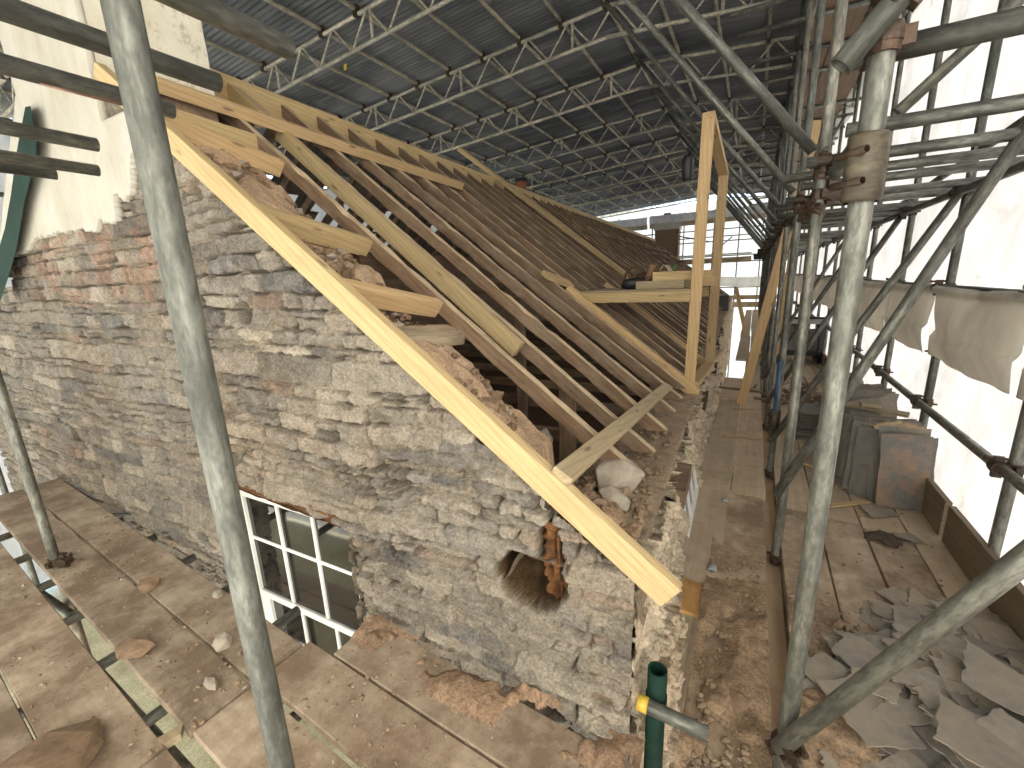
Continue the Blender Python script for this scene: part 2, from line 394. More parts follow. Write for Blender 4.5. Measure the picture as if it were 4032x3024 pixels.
# ---------------------------------------------------------------- solids
def prism_mesh(name, prof, L, mats, seg=1, jit=0., seed=0, x0=0., sideidx=None, shear=None):
    """profile (y,z) list extruded along +x, optional waviness"""
    rs = random.Random(seed); n = len(prof); vs_ = []; fs = []; mi = []
    for i in range(seg + 1):
        for (y, z) in prof:
            j = (rs.uniform(-jit, jit), rs.uniform(-jit, jit)) if jit else (0, 0)
            x = x0 + L * i / seg
            if shear: x += shear(i == 0, i == seg, y, z)
            vs_.append((x, y + j[0], z + j[1]))
    for i in range(seg):
        for k in range(n):
            a = i * n + k; b = i * n + (k + 1) % n
            fs.append((a, a + n, b + n, b)); mi.append(sideidx[k] if sideidx else 0)
    fs.append(tuple(range(n))); fs.append(tuple(seg * n + k for k in reversed(range(n)))); mi += [0, 0]
    return mesh(name, vs_, fs, mats, mi)
def rect(w, d, c=.003, z0=None):
    y, z = w / 2, d / 2
    p = [(-y, -z + c), (-y, z - c), (-y + c, z), (y - c, z), (y, z - c), (y, -z + c), (y - c, -z), (-y + c, -z)]
    return p
def beam(name, p0, p1, wd, dp, mat, parent=None, up=ZZ, c=.003, seg=1, jit=0., align=0., seed=0):
    """timber; wd across, dp along up; align: -.5 puts the top face on the axis"""
    p0, p1 = Vector(p0), Vector(p1); M = frame(p0, p1, up)
    prof = [(y, z + align * dp) for y, z in rect(wd, dp, c)]
    me = prism_mesh(name, prof, (p1 - p0).length, mat, seg, jit, seed)
    return obj(name, me, parent, M)
def box(name, x0, x1, y0, y1, z0, z1, mat, parent=None, M=None, c=.004):
    """axis box with chamfered long edges, in local frame M"""
    M = M if M is not None else Matrix.Identity(4)
    Mt = M @ Matrix.Translation((x0, (y0 + y1) / 2, (z0 + z1) / 2))
    return obj(name, prism_mesh(name, rect(y1 - y0, z1 - z0, min(c, (y1 - y0) / 3, (z1 - z0) / 3)), x1 - x0, mat), parent, Mt)
def tube_mesh(name, L, mat, r=.02415, n=20, hollow=True):
    vs_, fs, sm = [], [], []
    def ring(x, rr):
        b = len(vs_)
        for k in range(n):
            a = 2 * math.pi * k / n; vs_.append((x, rr * math.cos(a), rr * math.sin(a)))
        return b
    segs = max(1, int(L / .8))
    rings = [ring(L * i / segs, r) for i in range(segs + 1)]
    for a, b in zip(rings, rings[1:]):
        for k in range(n):
            fs.append((a + k, b + k, b + (k + 1) % n, a + (k + 1) % n)); sm.append(True)
    for end, x, sg in ((rings[0], 0, 1), (rings[-1], L, -1)):
        i1 = ring(x, r * .82); i2 = ring(x + sg * min(.08, L / 3), r * .80)
        for k in range(n):
            k2 = (k + 1) % n
            f1 = (end + k, end + k2, i1 + k2, i1 + k); f2 = (i1 + k, i1 + k2, i2 + k2, i2 + k)
            if sg < 0: f1, f2 = f1[::-1], f2[::-1]
            fs += [f1, f2]; sm += [False, False]
        f = tuple(i2 + k for k in range(n)); fs.append(f if sg < 0 else f[::-1]); sm.append(False)
    return mesh(name, vs_, fs, mat, None, sm)
def tube(name, p0, p1, label=None, cat='scaffold pole', group=None, mat=None, parent=None, r=.02415, n=20):
    p0, p1 = Vector(p0), Vector(p1)
    o = obj(name, tube_mesh(name, (p1 - p0).length, mat or TUBE, r, n), parent, frame(p0, p1))
    return tag(o, label, cat if label else None, group)
def coupler_mesh():
    vs_, fs = [], []
    def cyl(c, ax, r0, h, n=14, r1=None):
        ax = Vector(ax).normalized(); M = frame(Vector(c) - ax * h / 2, Vector(c) + ax * h / 2); b = len(vs_)
        for x in (0, h):
            for k in range(n):
                a = 2 * math.pi * k / n; vs_.append(M @ Vector((x, r0 * math.cos(a), r0 * math.sin(a))))
        for k in range(n): fs.append((b + k, b + n + k, b + n + (k + 1) % n, b + (k + 1) % n))
        fs.append(tuple(b + k for k in reversed(range(n)))); fs.append(tuple(b + n + k for k in range(n)))
    def bxx(c, sx, sy, sz):
        b = len(vs_)
        for x in (-1, 1):
            for y in (-1, 1):
                for z in (-1, 1): vs_.append(Vector((c[0] + x * sx, c[1] + y * sy, c[2] + z * sz)))
        for f in ((0, 1, 3, 2), (4, 6, 7, 5), (0, 4, 5, 1), (2, 3, 7, 6), (0, 2, 6, 4), (1, 5, 7, 3)): fs.append(tuple(b + i for i in f))
    cyl((0, 0, 0), (0, 0, 1), .031, .052); cyl((0, 0, 0), (0, 0, 1), .0335, .016)
    cyl((.055, 0, 0), (0, 1, 0), .031, .052); cyl((.055, 0, 0), (0, 1, 0), .0335, .016)
    bxx((.028, 0, 0), .014, .022, .022)
    bxx((0, .040, 0), .012, .012, .02); bxx((0, -.040, 0), .011, .011, .018)
    cyl((0, .040, 0), (1, 0, 0), .007, .085, 8); cyl((.036, .040, 0), (1, 0, 0), .012, .012, 6)
    bxx((.055, 0, .040), .018, .012, .012); bxx((.055, 0, -.040), .018, .010, .011)
    cyl((.055, 0, .042), (1, 0, 0), .007, .10, 8); cyl((.10, 0, .042), (1, 0, 0), .012, .012, 6)
    return mesh('coupler', vs_, fs, RUST)
COUP = coupler_mesh()
def coupler(parent, loc, rz=0., rx=0.):
    return obj('coupler', COUP, parent, Matrix.Translation(loc) @ Matrix.Rotation(rz, 4, 'Z') @ Matrix.Rotation(rx, 4, 'X'))
ORD = ['first', 'second', 'third', 'fourth', 'fifth', 'sixth', 'seventh', 'eighth', 'ninth', 'tenth', 'eleventh', 'twelfth', 'thirteenth', 'fourteenth', 'fifteenth', 'sixteenth', 'seventeenth', 'eighteenth', 'nineteenth', 'twentieth']
def rock_geo(rs, c, s, flat=.7, sub=1):
    """one angular stone: jittered, chopped icosphere"""
    t = (1 + 5 ** .5) / 2
    V = [(-1, t, 0), (1, t, 0), (-1, -t, 0), (1, -t, 0), (0, -1, t), (0, 1, t), (0, -1, -t), (0, 1, -t), (t, 0, -1), (t, 0, 1), (-t, 0, -1), (-t, 0, 1)]
    F = [(0, 11, 5), (0, 5, 1), (0, 1, 7), (0, 7, 10), (0, 10, 11), (1, 5, 9), (5, 11, 4), (11, 10, 2), (10, 7, 6), (7, 1, 8), (3, 9, 4), (3, 4, 2), (3, 2, 6), (3, 6, 8), (3, 8, 9), (4, 9, 5), (2, 4, 11), (6, 2, 10), (8, 6, 7), (9, 8, 1)]
    ax = Vector((rs.uniform(.7, 1.3), rs.uniform(.6, 1.1), flat * rs.uniform(.7, 1.2)))
    Rm = Matrix.Rotation(rs.uniform(0, 6.28), 3, 'Z') @ Matrix.Rotation(rs.uniform(-.4, .4), 3, 'X')
    out = []
    for v in V:
        p = Vector(v) * .525 * rs.uniform(.72, 1.2)
        p = Vector((p.x * ax.x, p.y * ax.y, p.z * ax.z)); out.append(Vector(c) + Rm @ p * s)
    return out, F
#@@MAIN@@
# ================================================================ SETTING
def ground():
    n = 60; P = np.zeros((n + 1, n + 1, 3))
    xs = np.linspace(-1, 1, n + 1) ** 3 * 150
    P[..., 0], P[..., 1] = np.meshgrid(xs, xs + 5, indexing='ij')
    P[..., 2] = -3.4 + .12 * (fbm(P[..., 0] * .5, P[..., 1] * .5, 2) - .5)
    return tag(grid_obj('ground', P, ground_mat()), kind='structure')
ground()

# ================================================================ STONE HOUSE
house = thing('stone_house', HO, 'old rubble stone house with a stripped gable wall and lime rendered chimney', 'house')
LW = -6.6
def wall_top(u):
    z = 2.38 - .742 * (u + 2.2) - .13 + .07 * (np.round(vn(u * 5.5, u * 0, 4) * 3) / 3 - .6)
    z = np.where(u > -.30, np.minimum(z, .60 - .65 * np.minimum(u, 0) + .04 * (vn(u * 14, u * 0, 6) - .5)), z)
    z = np.where(u < -2.76, 2.86, z)
    z = np.where(u < -3.70, 2.76 + .785 * (u + 3.70), z)
    return np.where(u < -4.86 + .02 * (vn(u * 30, u * 0, 2) - .5), 1.70, z)
def gable():
    a = np.concatenate([np.arange(LW, -3.0, .0095), np.arange(-3.0, .030, .0050)]); z = np.arange(-.75, 2.88, .0058)
    A, Z = np.meshgrid(a, z, indexing='ij')
    brick = lambda A, Z: sst(Z, 1.45, 1.62) * (1 - sst(Z, 1.95, 2.05)) * (1 - sst(np.abs(A + 3.4), .75, 1.1))
    h, col = rubble(A, Z, 11, .55, brick=brick)
    left = 1 - sst(A, -2.9, -2.2)             # the far part keeps more of its lime
    h = h * (1 - .25 * left)
    h = h + .035 * (fbm(A * .8, Z * .8, 60, 2) - .5)
    def hole(cu, cz, ru, rz, n=.35):
        q = np.hypot((A - cu) / ru, (Z - cz) / rz) + n * (fbm(A * 12, Z * 12, 71, 3) - .5)
        return 1 - sst(q, .80, 1.02)
    cav = np.maximum(hole(-.375, .445, .155, .125), hole(-.285, .60, .055, .115))
    deepc = .33 * cav * (.70 + .75 * (fbm(A * 16, Z * 16, 91, 4) - .35)) + .09 * hole(-.36, -.13, .15, .05) + .07 * hole(-.08, .03, .05, .04)
    px = tobuild(onv((972, 1227), 0)); deepc = deepc + .10 * hole(px[0], px[2], .075, .055)
    for k in range(9):
        deepc = deepc + .06 * hole(-rnd.uniform(.5, 4.6), rnd.uniform(.2, 1.7), rnd.uniform(.02, .05), rnd.uniform(.015, .03))
    h = h - deepc - .10 * (1 - sst(A, -4.88, -4.85)) * sst(Z, .3, 1.2)
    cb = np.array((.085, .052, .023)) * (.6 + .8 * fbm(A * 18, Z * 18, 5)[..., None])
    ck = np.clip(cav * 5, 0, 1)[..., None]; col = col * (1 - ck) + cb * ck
    ewd = .5 * sst(A, -.03, 0) * 0
    win = (A > -2.57 + .02 * vn(Z * 12, Z * 0, 3)) & (A < -1.335 + .05 * (vn(Z * 11, Z * 3, 8) - .5)) & (Z < .47 - .05 * (A + 1.95) + .05 * (vn(A * 8, A * 0, 9) - .5))
    mask = (Z < wall_top(A)) & ~win
    P = BW(A, -h, Z)
    grid_obj('gable_wall', P, STONE, house, col, mask)
gable()
def eaves():
    a = np.concatenate([np.arange(-.012, 3.2, .0115), np.arange(3.2, 20.4, .05)]); z = np.arange(-1.6, .575, .0125)
    A, Z = np.meshgrid(a, z, indexing='ij')
    h, col = rubble(A, Z, 23, .75, wr=(.08, .3))
    h = h * 2.3
    h = h + .016 * (fbm(A * 20, Z * 9, 61, 4) - .5)
    col = col * .35 + np.array((.72, .60, .44)) * .65 * (0.55 + .9 * fbm(A * 16, Z * 40, 3)[..., None])
    h = h - (.10 + h) * ((A > 1.22) & (A < 1.98) & (Z < .285))
    win = np.zeros(A.shape, bool)
    for v0 in (1.95, 6.4, 11.0, 15.5): win |= (A > v0) & (A < v0 + 1.05) & (Z < -.12)
    top = .545 + .02 * (vn(A * 9, A * 0, 5) - .5)
    P = BW(h * (.6 + .4 * sst(A, 0, .2)) + .05 * sst(.5 - Z, 0, .6) * sst(A, .1, .9), A, np.minimum(Z, top))
    grid_obj('eaves_wall', P, STONE, house, col, (Z < top + .02) & ~win)
    for v0 in (1.95, 6.4, 11.0):
        M = Matrix(((VY.x, UX.x, 0, 0), (VY.y, UX.y, 0, 0), (0, 0, 1, 0), (0, 0, 0, 1))); M.translation = B(-.04, v0, 0)
        wf = None
        for k, (x0, x1, z0, z1) in enumerate(((0, .07, -1.5, -.12), (.98, 1.05, -1.5, -.12), (.07, .98, -.19, -.12), (.36, .39, -1.5, -.19), (.66, .69, -1.5, -.19), (.07, .98, -.5, -.47))):
            o = box('window_frame' if wf is None else 'glazing_bar', x0, x1, -.03 + (.012 if k > 2 else 0), .03 - (.012 if k > 2 else 0), z0, z1, WHITE, house if wf is None else wf, M)
            if wf is None: wf = o
        box('pane', .0, 1.05, -.012, -.006, -1.5, -.12, GLASS, wf, M)
eaves()
def open_sash():
    f = None
    def bar(nm, a, b, w_, d_): return beam(nm, B(*a), B(*b), w_, d_, WHITE, house if f is None else f, UX)
    u = lambda t: .040 + .050 * t
    zt = lambda t: .270 - .255 * t
    f = bar('open_sash', (u(0), 1.26, zt(0)), (u(0), 1.94, zt(0)), .035, .035); f['label'] = 'white casement standing open in the eaves wall'
    for v in (1.28, 1.49, 1.71, 1.92): bar('sash_bar', (u(0), v, zt(0)), (u(1), v, zt(1)), .036 if v in (1.28, 1.92) else .02, .03)
    bar('sash_bar', (u(1), 1.26, zt(1)), (u(1), 1.94, zt(1)), .035, .035)
    vs_ = [B(u(0) - .002, 1.28, zt(0)), B(u(0) - .002, 1.92, zt(0)), B(u(1) - .002, 1.92, zt(1)), B(u(1) - .002, 1.28, zt(1))]
    vs_ += [p - UX * .005 for p in vs_]
    obj('pane', mesh('pane', vs_, [(0, 1, 2, 3), (7, 6, 5, 4), (0, 4, 5, 1), (1, 5, 6, 2), (2, 6, 7, 3), (3, 7, 4, 0)], GLASS), f)
open_sash()
def wall_head():
    # dusty mortar bed on top of the eaves wall, and the body of the wall below
    a = np.arange(-.52, .062, .012); v = np.concatenate([np.arange(.0, 4.2, .014), np.arange(4.2, 20.4, .07)])
    A, V = np.meshgrid(a, v, indexing='ij')
    slab = .5 * (np.abs(((V + .05 * vn(A * 3, V * 3, 1)) % .36) - .18) < .012)
    rough = sst(V, .2, .9)
    z = .548 + .02 * (fbm(A * 5, V * 5, 2) - .5) + (1 - rough) * .05 * (fbm(A * 14, V * 14, 3) - .5) + .008 * (fbm(A * 40, V * 40, 4) - .5) - .012 * slab - .16 * sst(-A, .40, .52)
    z = np.minimum(z, .60) - .16 * sst(A, .004, .055)
    c = np.array((.36, .275, .195)) * (.75 + .5 * fbm(A * 9, V * 9, 7, 5)[..., None]) * (1 - .35 * ((1 - rough) * fbm(A * 20, V * 20, 8))[..., None])
    grid_obj('wall_head', BW(A, V, z), EARTH, house, c)
wall_head()
def core():
    a = np.arange(-2.74, -.02, .0105); v = np.arange(.03, .70, .0105)
    A, V = np.meshgrid(a, v, indexing='ij')
    zr = zroof(A)
    edge = .50 + .20 * (fbm(A * 2.6, A * 0 + 3, 12, 4) - .45)
    lump = fbm(A * 3.2, V * 3.2, 15, 3) - .5
    q = np.abs(fbm(A * 8, V * 8, 17, 3) - .5)
    z = zr - .115 + .17 * lump + .05 * (fbm(A * 13, V * 13, 19, 4) - .5) - .06 * q + .022 * (fbm(A * 55, V * 55, 21, 3) - .5)
    for cu, cv, r, hh in ((-1.43, .42, .16, .09), (-2.5, .32, .2, .07), (-1.98, .3, .2, .06), (-.85, .25, .26, .05)):
        z = z + hh * (1 - sst(np.hypot(A - cu, (V - cv) * 1.2) / r, .55, 1.0))
    for cu in (-1.30,): z = z - .16 * (1 - sst(np.abs(A - cu), .08, .16)) * sst(V, .2, .35)
    front = sst(V, 0, .10); z = np.where(V < .10, np.minimum(z, zr - .16 + .05 * (fbm(A * 9, V * 9, 9) - .5)) * (1 - front) + z * front, z)
    z = z - .75 * sst(V, edge, edge + .10) ** 1.4
    low = .55 + .05 * (fbm(A * 9, V * 9, 31, 3) - .5) + .03 * (fbm(A * 30, V * 30, 33, 3) - .5)
    z = np.maximum(z, np.where(A > -.85, low - .05 * sst(-A, .3, .8), -.3))
    z = np.minimum(z, zr - .035 + .12 * (A > -.35))
    z = np.where(A > -.50, np.minimum(z, .585 + .04 * (fbm(A * 12, V * 12, 44) - .5)), z)
    t = fbm(A * 4, V * 4, 25, 4)[..., None]; f = fbm(A * 22, V * 22, 27, 4)[..., None]
    c = np.array((.40, .255, .155)) * (1 - t) + np.array((.54, .39, .27)) * t
    c = c * (.68 + .64 * f); pale = sst(fbm(A * 9, V * 9, 29, 4), .56, .66)[..., None]
    c = c * (1 - .4 * pale) + np.array((.47, .37, .27)) * .4 * pale
    grid_obj('wall_core', BW(A, V, z), EARTH, house, np.clip(c, .01, 1))
core()
def render_coat():
    a = np.arange(-4.86, -2.45, .012); z = np.arange(1.8, 4.7, .012)
    A, Z = np.meshgrid(a, z, indexing='ij')
    bu = [-4.86, -4.57, -4.5, -4.16, -4.0, -3.78, -3.41, -3.08, -3.04, -2.84, -2.80, -2.76, -2.71, -2.62, -2.56, -2.45]
    bz = [1.98, 1.96, 1.90, 1.92, 1.99, 1.98, 1.985, 1.95, 1.99, 1.985, 2.13, 2.12, 2.06, 2.09, 2.22, 2.36]
    low = np.interp(A, bu, bz) + .05 * (fbm(A * 22, Z * 5, 4, 3) - .5) + .03 * (vn(A * 45, Z * 8, 3) - .5)
    up = np.where(A < -3.70, 2.80 + .785 * (A + 3.70), np.where(A < -2.742, 4.7, 2.48 + .03 * (fbm(A * 15, Z * 15, 5) - .5)))
    m = (Z > low) & (Z < up)
    h = .050 + .012 * (fbm(A * 2, Z * 2, 8, 3) - .5) + .004 * (fbm(A * 14, Z * 14, 9) - .5)
    o = grid_obj('render_coat', BW(A, -h, Z), RENDER, house, None, m)
    s = o.modifiers.new('thickness', 'SOLIDIFY'); s.thickness = .045; s.offset = -1
    # chimney: cream rendered stack rising from the gable head
    a = np.arange(0, .60, .02); z = np.arange(2.3, 4.7, .02); A, Z = np.meshgrid(a, z, indexing='ij')
    h = .02 * (fbm(A * 3, Z * 3, 3) - .5) + .008 * (fbm(A * 20, Z * 20, 4) - .5)
    m = Z > 2.80 - .9 * (A - .1) * 0 + .07 * (fbm(A * 8, Z * 8, 6) - .5) - .10
    me = []
    ch = grid_obj('chimney', BW(-2.738 + h, A - .018, Z), CREAM, house, None, m, label='cream lichen stained side of the chimney stack')
    box('chimney_core', -3.70, -2.755, .0, .57, 2.2, 4.7, STONEP, house, HM)
    box('gable_body', -3.70, -2.79, .05, .55, 1.6, 2.3, STONEP, house, HM)
HM = Matrix(((UX.x, VY.x, 0, HO.x), (UX.y, VY.y, 0, HO.y), (0, 0, 1, 0), (0, 0, 0, 1)))
STONEP = plain('brown_rubble', (.30, .21, .14), .95, var=.25, scale=14, b=.9)
render_coat()
# wall body behind the two faces, rear wall, floors: keeps the house solid
box('corner_body', -.185, .004, .008, .62, -1.5, .47, STONEP, house, HM)
box('wall_body', -1.32, -.05, .34, .60, -1.5, .40, STONEP, house, HM)
box('wall_body', -4.85, -2.60, .06, .60, -1.5, 1.75, STONEP, house, HM)
box('rear_wall', -4.90, -4.45, .02, 20.3, -1.6, 1.80, STONEP, house, HM)
box('eaves_body', -.50, -.07, .62, 1.93, -1.5, .44, STONEP, house, HM)
box('eaves_body', -.50, -.07, 3.02, 20.3, -1.5, .44, STONEP, house, HM)
box('loft_floor', -4.4, -.5, .62, 20.2, .20, .26, DARKT, house, HM)
box('far_gable', -4.4, -.5, 19.9, 20.3, -1.5, .95, STONEP, house, HM)
# window in the gable
def gable_window():
    y = .15
    def bx(n, u0, u1, z0, z1, d0, d1, par, mat=WHITE): return box(n, u0, u1, d0, d1, z0, z1, mat, par, HM, .005)
    wf = bx('window_frame', -2.60, -2.53, -1.25, .40, y - .05, y + .06, house)
    bx('frame_rail', -2.53, -1.46, .335, .40, y - .048, y + .06, wf)
    bx('frame_jamb', -1.46, -1.39, -1.25, .40, y - .05, y + .06, wf)
    def sash(z0, z1, d, rows, rail):
        st = bx('sash', -2.53, -2.478, z0, z1, y - .03 + d, y + .01 + d, wf)
        bx('sash_stile', -1.512, -1.46, z0, z1, y - .03 + d, y + .01 + d, st)
        bx('sash_rail', -2.478, -1.512, z1 - .035, z1, y - .028 + d, y + .01 + d, st)
        bx('sash_rail', -2.478, -1.512, z0, z0 + rail, y - .028 + d, y + .01 + d, st)
        for u in (-2.156, -1.834): bx('glazing_bar', u - .011, u + .011, z0 + rail, z1 - .035, y - .022 + d, y + .004 + d, st)
        for q in rows:
            for u0, u1 in ((-2.478, -2.167), (-2.145, -1.845), (-1.823, -1.512)):
                bx('glazing_bar', u0, u1, q - .011, q + .011, y - .020 + d, y + .003 + d, st)
        bx('pane', -2.50, -1.49, z0 + .01, z1 - .01, y - .010 + d, y - .004 + d, st, GLASS)
    sash(-.445, .335, 0, (.0,), .05)
    sash(-1.22, -.40, .045, (-.80,), .06)
    bx('dark_room_panel', -2.62, -1.37, -1.3, .42, .22, .25, house, BLACK)  # black panel standing in for the unlit room behind the panes
gable_window()
def rough_strip(name, fn, ni, nj, mat, parent, col=None, **k):
    a, b = np.meshgrid(np.linspace(0, 1, ni), np.linspace(0, 1, nj), indexing='ij')
    return grid_obj(name, fn(a, b), mat, parent, col, **k)
def jambs():
    for u, s, nm in ((-1.335, -1, 'jamb_right'), (-2.565, 1, 'jamb_left')):
        V, Z = np.meshgrid(np.arange(-.02, .24, .01), np.arange(-1.4, .52, .01), indexing='ij')
        h, c = rubble(V + 3 * s, Z, 40 + s, .6, wr=(.06, .2))
        P = BW(u + s * (h * .8 + .012), V, Z)
        grid_obj('window_reveal', P, STONE, house, c)
    def lint(a, b):
        u = -2.57 + 1.26 * a; ang = b * 1.7 - .2
        r = .065 + .035 * (fbm(u * 5, b * 3, 3) - .5) + .03 * (fbm(u * 22, b * 9, 5) - .5)
        z = .50 - .045 * (u + 1.95) + r * np.cos(ang * 1.5) - .02; v = .055 - r * np.sin(ang * 1.5) * 1.0
        return BW(u, v, z)
    o = rough_strip('window_lintel', lint, 130, 22, ROT_T, house, label='rotten brown timber lintel over the gable window')
    U_, V_ = np.meshgrid(np.arange(-2.6, -1.3, .02), np.arange(0, .3, .02), indexing='ij')
    grid_obj('lintel_soffit', BW(U_, V_, .43 - .045 * (U_ + 1.95) + .03 * (fbm(U_ * 9, V_ * 9, 4) - .5)), ROT_T, house)
    def rot(a, b):
        z = .72 - .36 * a; ang = b * 4.2 - 2.1
        r = .062 * (1 - .35 * a) + .05 * (fbm(z * 40, b * 9, 3) - .5) + .055 * (vn(z * 9, b * 34, 5) - .5)
        return BW(-.268 + r * np.sin(ang) * .9 - .01 * a, +.072 - r * np.cos(ang) * 1.2 + .02 * a, z)
    rough_strip('rotten_post', rot, 50, 40, ROT_T, house, label='crumbling red brown timber end inside the wall cavity')
jambs()
# timber ends lying in the eaves wall head
for v0, v1, zt, uo in ((.84, 1.20, .52, .10), (2.62, 2.95, .53, .09), (4.35, 4.55, .50, .10), (5.6, 5.95, .52, .08), (7.6, 7.9, .50, .08)):
    M = HM.copy()
    o = beam('joist_end', B(-.33, (v0 + v1) / 2, zt - .05), B(uo, (v0 + v1) / 2, zt - .055), v1 - v0, .10, DARKT if v0 != .84 else OLDS, house, seg=8, jit=.004)

# ================================================================ ROOF FRAME
roof = thing('roof_frame', B(-1.6, 10, .6), 'bare timber roof of close spaced old rafters on a new ridge board, without its slates', 'roof')
UR, ZR = -3.215, zroof(-3.215)
LR = math.hypot(UR + .075, ZR - .63)
def rafter_mesh(seed, dp=.078, wd=.052):
    rs = random.Random(seed); n = 46; vs_ = []; fs = []; mi = []
    # local: x down the slope from the ridge, z normal to the slope (0 = top face)
    prof0 = [(-wd / 2, 0), (wd / 2, 0), (wd / 2, -dp), (-wd / 2, -dp)]
    bow = rs.uniform(-.008, .008); ph = rs.uniform(0, 6)
    for i in range(n + 1):
        t = i / n; x = LR * t
        for k, (y, z) in enumerate(prof0):
            jy = rs.uniform(-.002, .002); jz = rs.uniform(-.003, .002) if k < 2 else rs.uniform(-.006, .006)
            if rs.random() < .06 and k < 2: jz -= .010
            xx = x
            if i == n and k >= 2: xx = LR - dp / math.tan(PITCH) + .02
            if i == n - 1 and k >= 2: xx = LR - dp / math.tan(PITCH) - .04
            if i == 0 and k >= 2: xx = dp * math.tan(PITCH) * .9
            vs_.append((xx, y + jy + bow * math.sin(math.pi * t) + .003 * math.sin(9 * t + ph), z + jz - .006 * math.sin(math.pi * t)))
    for i in range(n):
        for k in range(4):
            a = i * 4 + k; b = i * 4 + (k + 1) % 4
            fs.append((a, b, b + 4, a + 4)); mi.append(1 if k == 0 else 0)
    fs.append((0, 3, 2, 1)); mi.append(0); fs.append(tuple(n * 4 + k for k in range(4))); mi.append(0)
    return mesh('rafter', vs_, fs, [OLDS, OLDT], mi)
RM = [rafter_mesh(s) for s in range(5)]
def rafter(v, k, dz=0.):
    M = frame(B(UR, v, ZR + dz), B(-.075, v, .63 + dz), UX * math.sin(PITCH) + ZZ * math.cos(PITCH))
    M = M @ Matrix.Rotation(rnd.uniform(-.006, .006), 4, 'Y') @ Matrix.Rotation(rnd.uniform(-.003, .003), 4, 'Z')
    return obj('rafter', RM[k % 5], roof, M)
RV = [.69, 1.056, 1.427, 1.779, 2.138]
while RV[-1] < 19.7: RV.append(RV[-1] + .357 + rnd.uniform(-.02, .02))
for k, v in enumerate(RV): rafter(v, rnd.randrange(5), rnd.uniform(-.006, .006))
# the rear slope, mostly hidden
for k, v in enumerate(RV[:22]):
    M = frame(B(-3.255, v, ZR), B(-4.95, v, ZR - 1.695 * TP), -UX * math.sin(PITCH) + ZZ * math.cos(PITCH))
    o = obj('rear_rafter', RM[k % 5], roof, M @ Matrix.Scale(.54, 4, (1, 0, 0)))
RIDGE = beam('ridge_board', B(-3.236, -.02, 3.03), B(-3.236, 10.2, 3.035), .032, .24, NEW, roof, seg=20, jit=.002); RIDGE['label'] = 'new pale ridge board'
beam('ridge_board', B(-3.236, 10.21, 3.035), B(-3.236, 19.8, 3.05), .032, .24, NEW, roof, seg=20, jit=.002)
for u, wd, dp in ((-1.75, .10, .16),):
    beam('purlin', B(u, .60, zroof(u) - .235), B(u, 19.7, zroof(u) - .235), wd, dp, DARKT, roof, seg=20, jit=.006)
for k, v in enumerate(RV[:26:2]):
    beam('ceiling_joist', B(-4.5, v + .05, .47 + rnd.uniform(-.03, .03)), B(-.42, v + .05, .47 + rnd.uniform(-.03, .03)), .05, .085, OLDS, roof, seg=8, jit=.004)
for k, v in enumerate((1.2, 3.1, 5.0)):
    beam('collar_tie', B(-3.6, v, 1.55), B(-1.35, v, 1.45), .05, .09, OLDS, roof, seg=6, jit=.004)
beam('strut', B(-.62, 1.10, .25), B(-.62, 1.10, .98), .10, .045, OLDS, roof, up=VY, seg=6, jit=.003)
beam('strut', B(-1.35, 1.95, .25), B(-1.35, 1.95, 1.45), .08, .045, OLDS, roof, up=VY, seg=6, jit=.003)
def rear_cover():
    V, Tt = np.meshgrid(np.arange(.6, 20, .18), np.arange(0, 2.16, .18), indexing='ij')
    rs = np.random.RandomState(5); m = rs.rand(*V.shape) > .07
    m[(V > 1.0) & (V < 3.6) & (Tt > .8) & (rs.rand(*V.shape) < .22)] = False
    U_ = -3.26 - Tt * math.cos(PITCH); z = ZR + .02 - Tt * math.sin(PITCH) + .008 * rs.rand(*V.shape)
    grid_obj('rear_slating', BW(U_, V, z), SLATE, roof, None, m, smooth=False)
rear_cover()
# new barge rafter on the outer face of the gable, with three noggins back to the first old rafter
bdir = Vector((1, 0, -.742)).normalized()
def bz(u): return 2.38 - .742 * (u + 2.2)
o = beam('barge_rafter', B(-2.66, -.035, bz(-2.66)), B(.172, -.035, bz(.172)), .047, .098, NEW, roof, up=UX * .6 + ZZ, c=.003, align=-.5); o['label'] = 'new pale barge rafter along the top of the stone gable'
for (u, ua, z_off, wd, dp, mt, lab) in ((-2.40, -2.32, -.02, .047, .10, NEW2, None), (-1.665, -1.66, -.02, .050, .105, NEW, None), (-1.185, -1.19, -.01, .048, .10, NEW2, 'orange toned new noggin')):
    o = beam('noggin', B(u, -.008, bz(u) - .005 + z_off), B(ua, .665, zroof(ua) - .0 + z_off), wd, dp, mt, roof, up=UX * .6 + ZZ * .8, align=-.5)
    if lab: o['label'] = lab
o = beam('noggin', B(-1.06, .15, zroof(-1.06) - .02), B(-1.10, .665, zroof(-1.1) - .09), .13, .07, OLDT, roof, up=UX * .35 + ZZ, seg=8, jit=.004, align=-.5); o['label'] = 'old dusty noggin below the new one'
o = beam('noggin', B(-2.55, -.0, 2.47), B(-2.55, .66, 2.45), .04, .20, NEW, roof, up=ZZ)
o = beam('rafter_splice', B(-2.72, .995, zroof(-2.72) + .02), B(-.815, .905, zroof(-.815) + .025), .047, .10, NEW, roof, up=UX * .6 + ZZ * .8, align=-.5); o['label'] = 'new pale timber fixed beside an old rafter'
o = beam('rafter_splice', B(-3.2, .985, zroof(-3.2) + .01), B(-2.9, .99, zroof(-2.9) + .01), .047, .12, NEW, roof, up=UX * .6 + ZZ * .8, align=-.5)

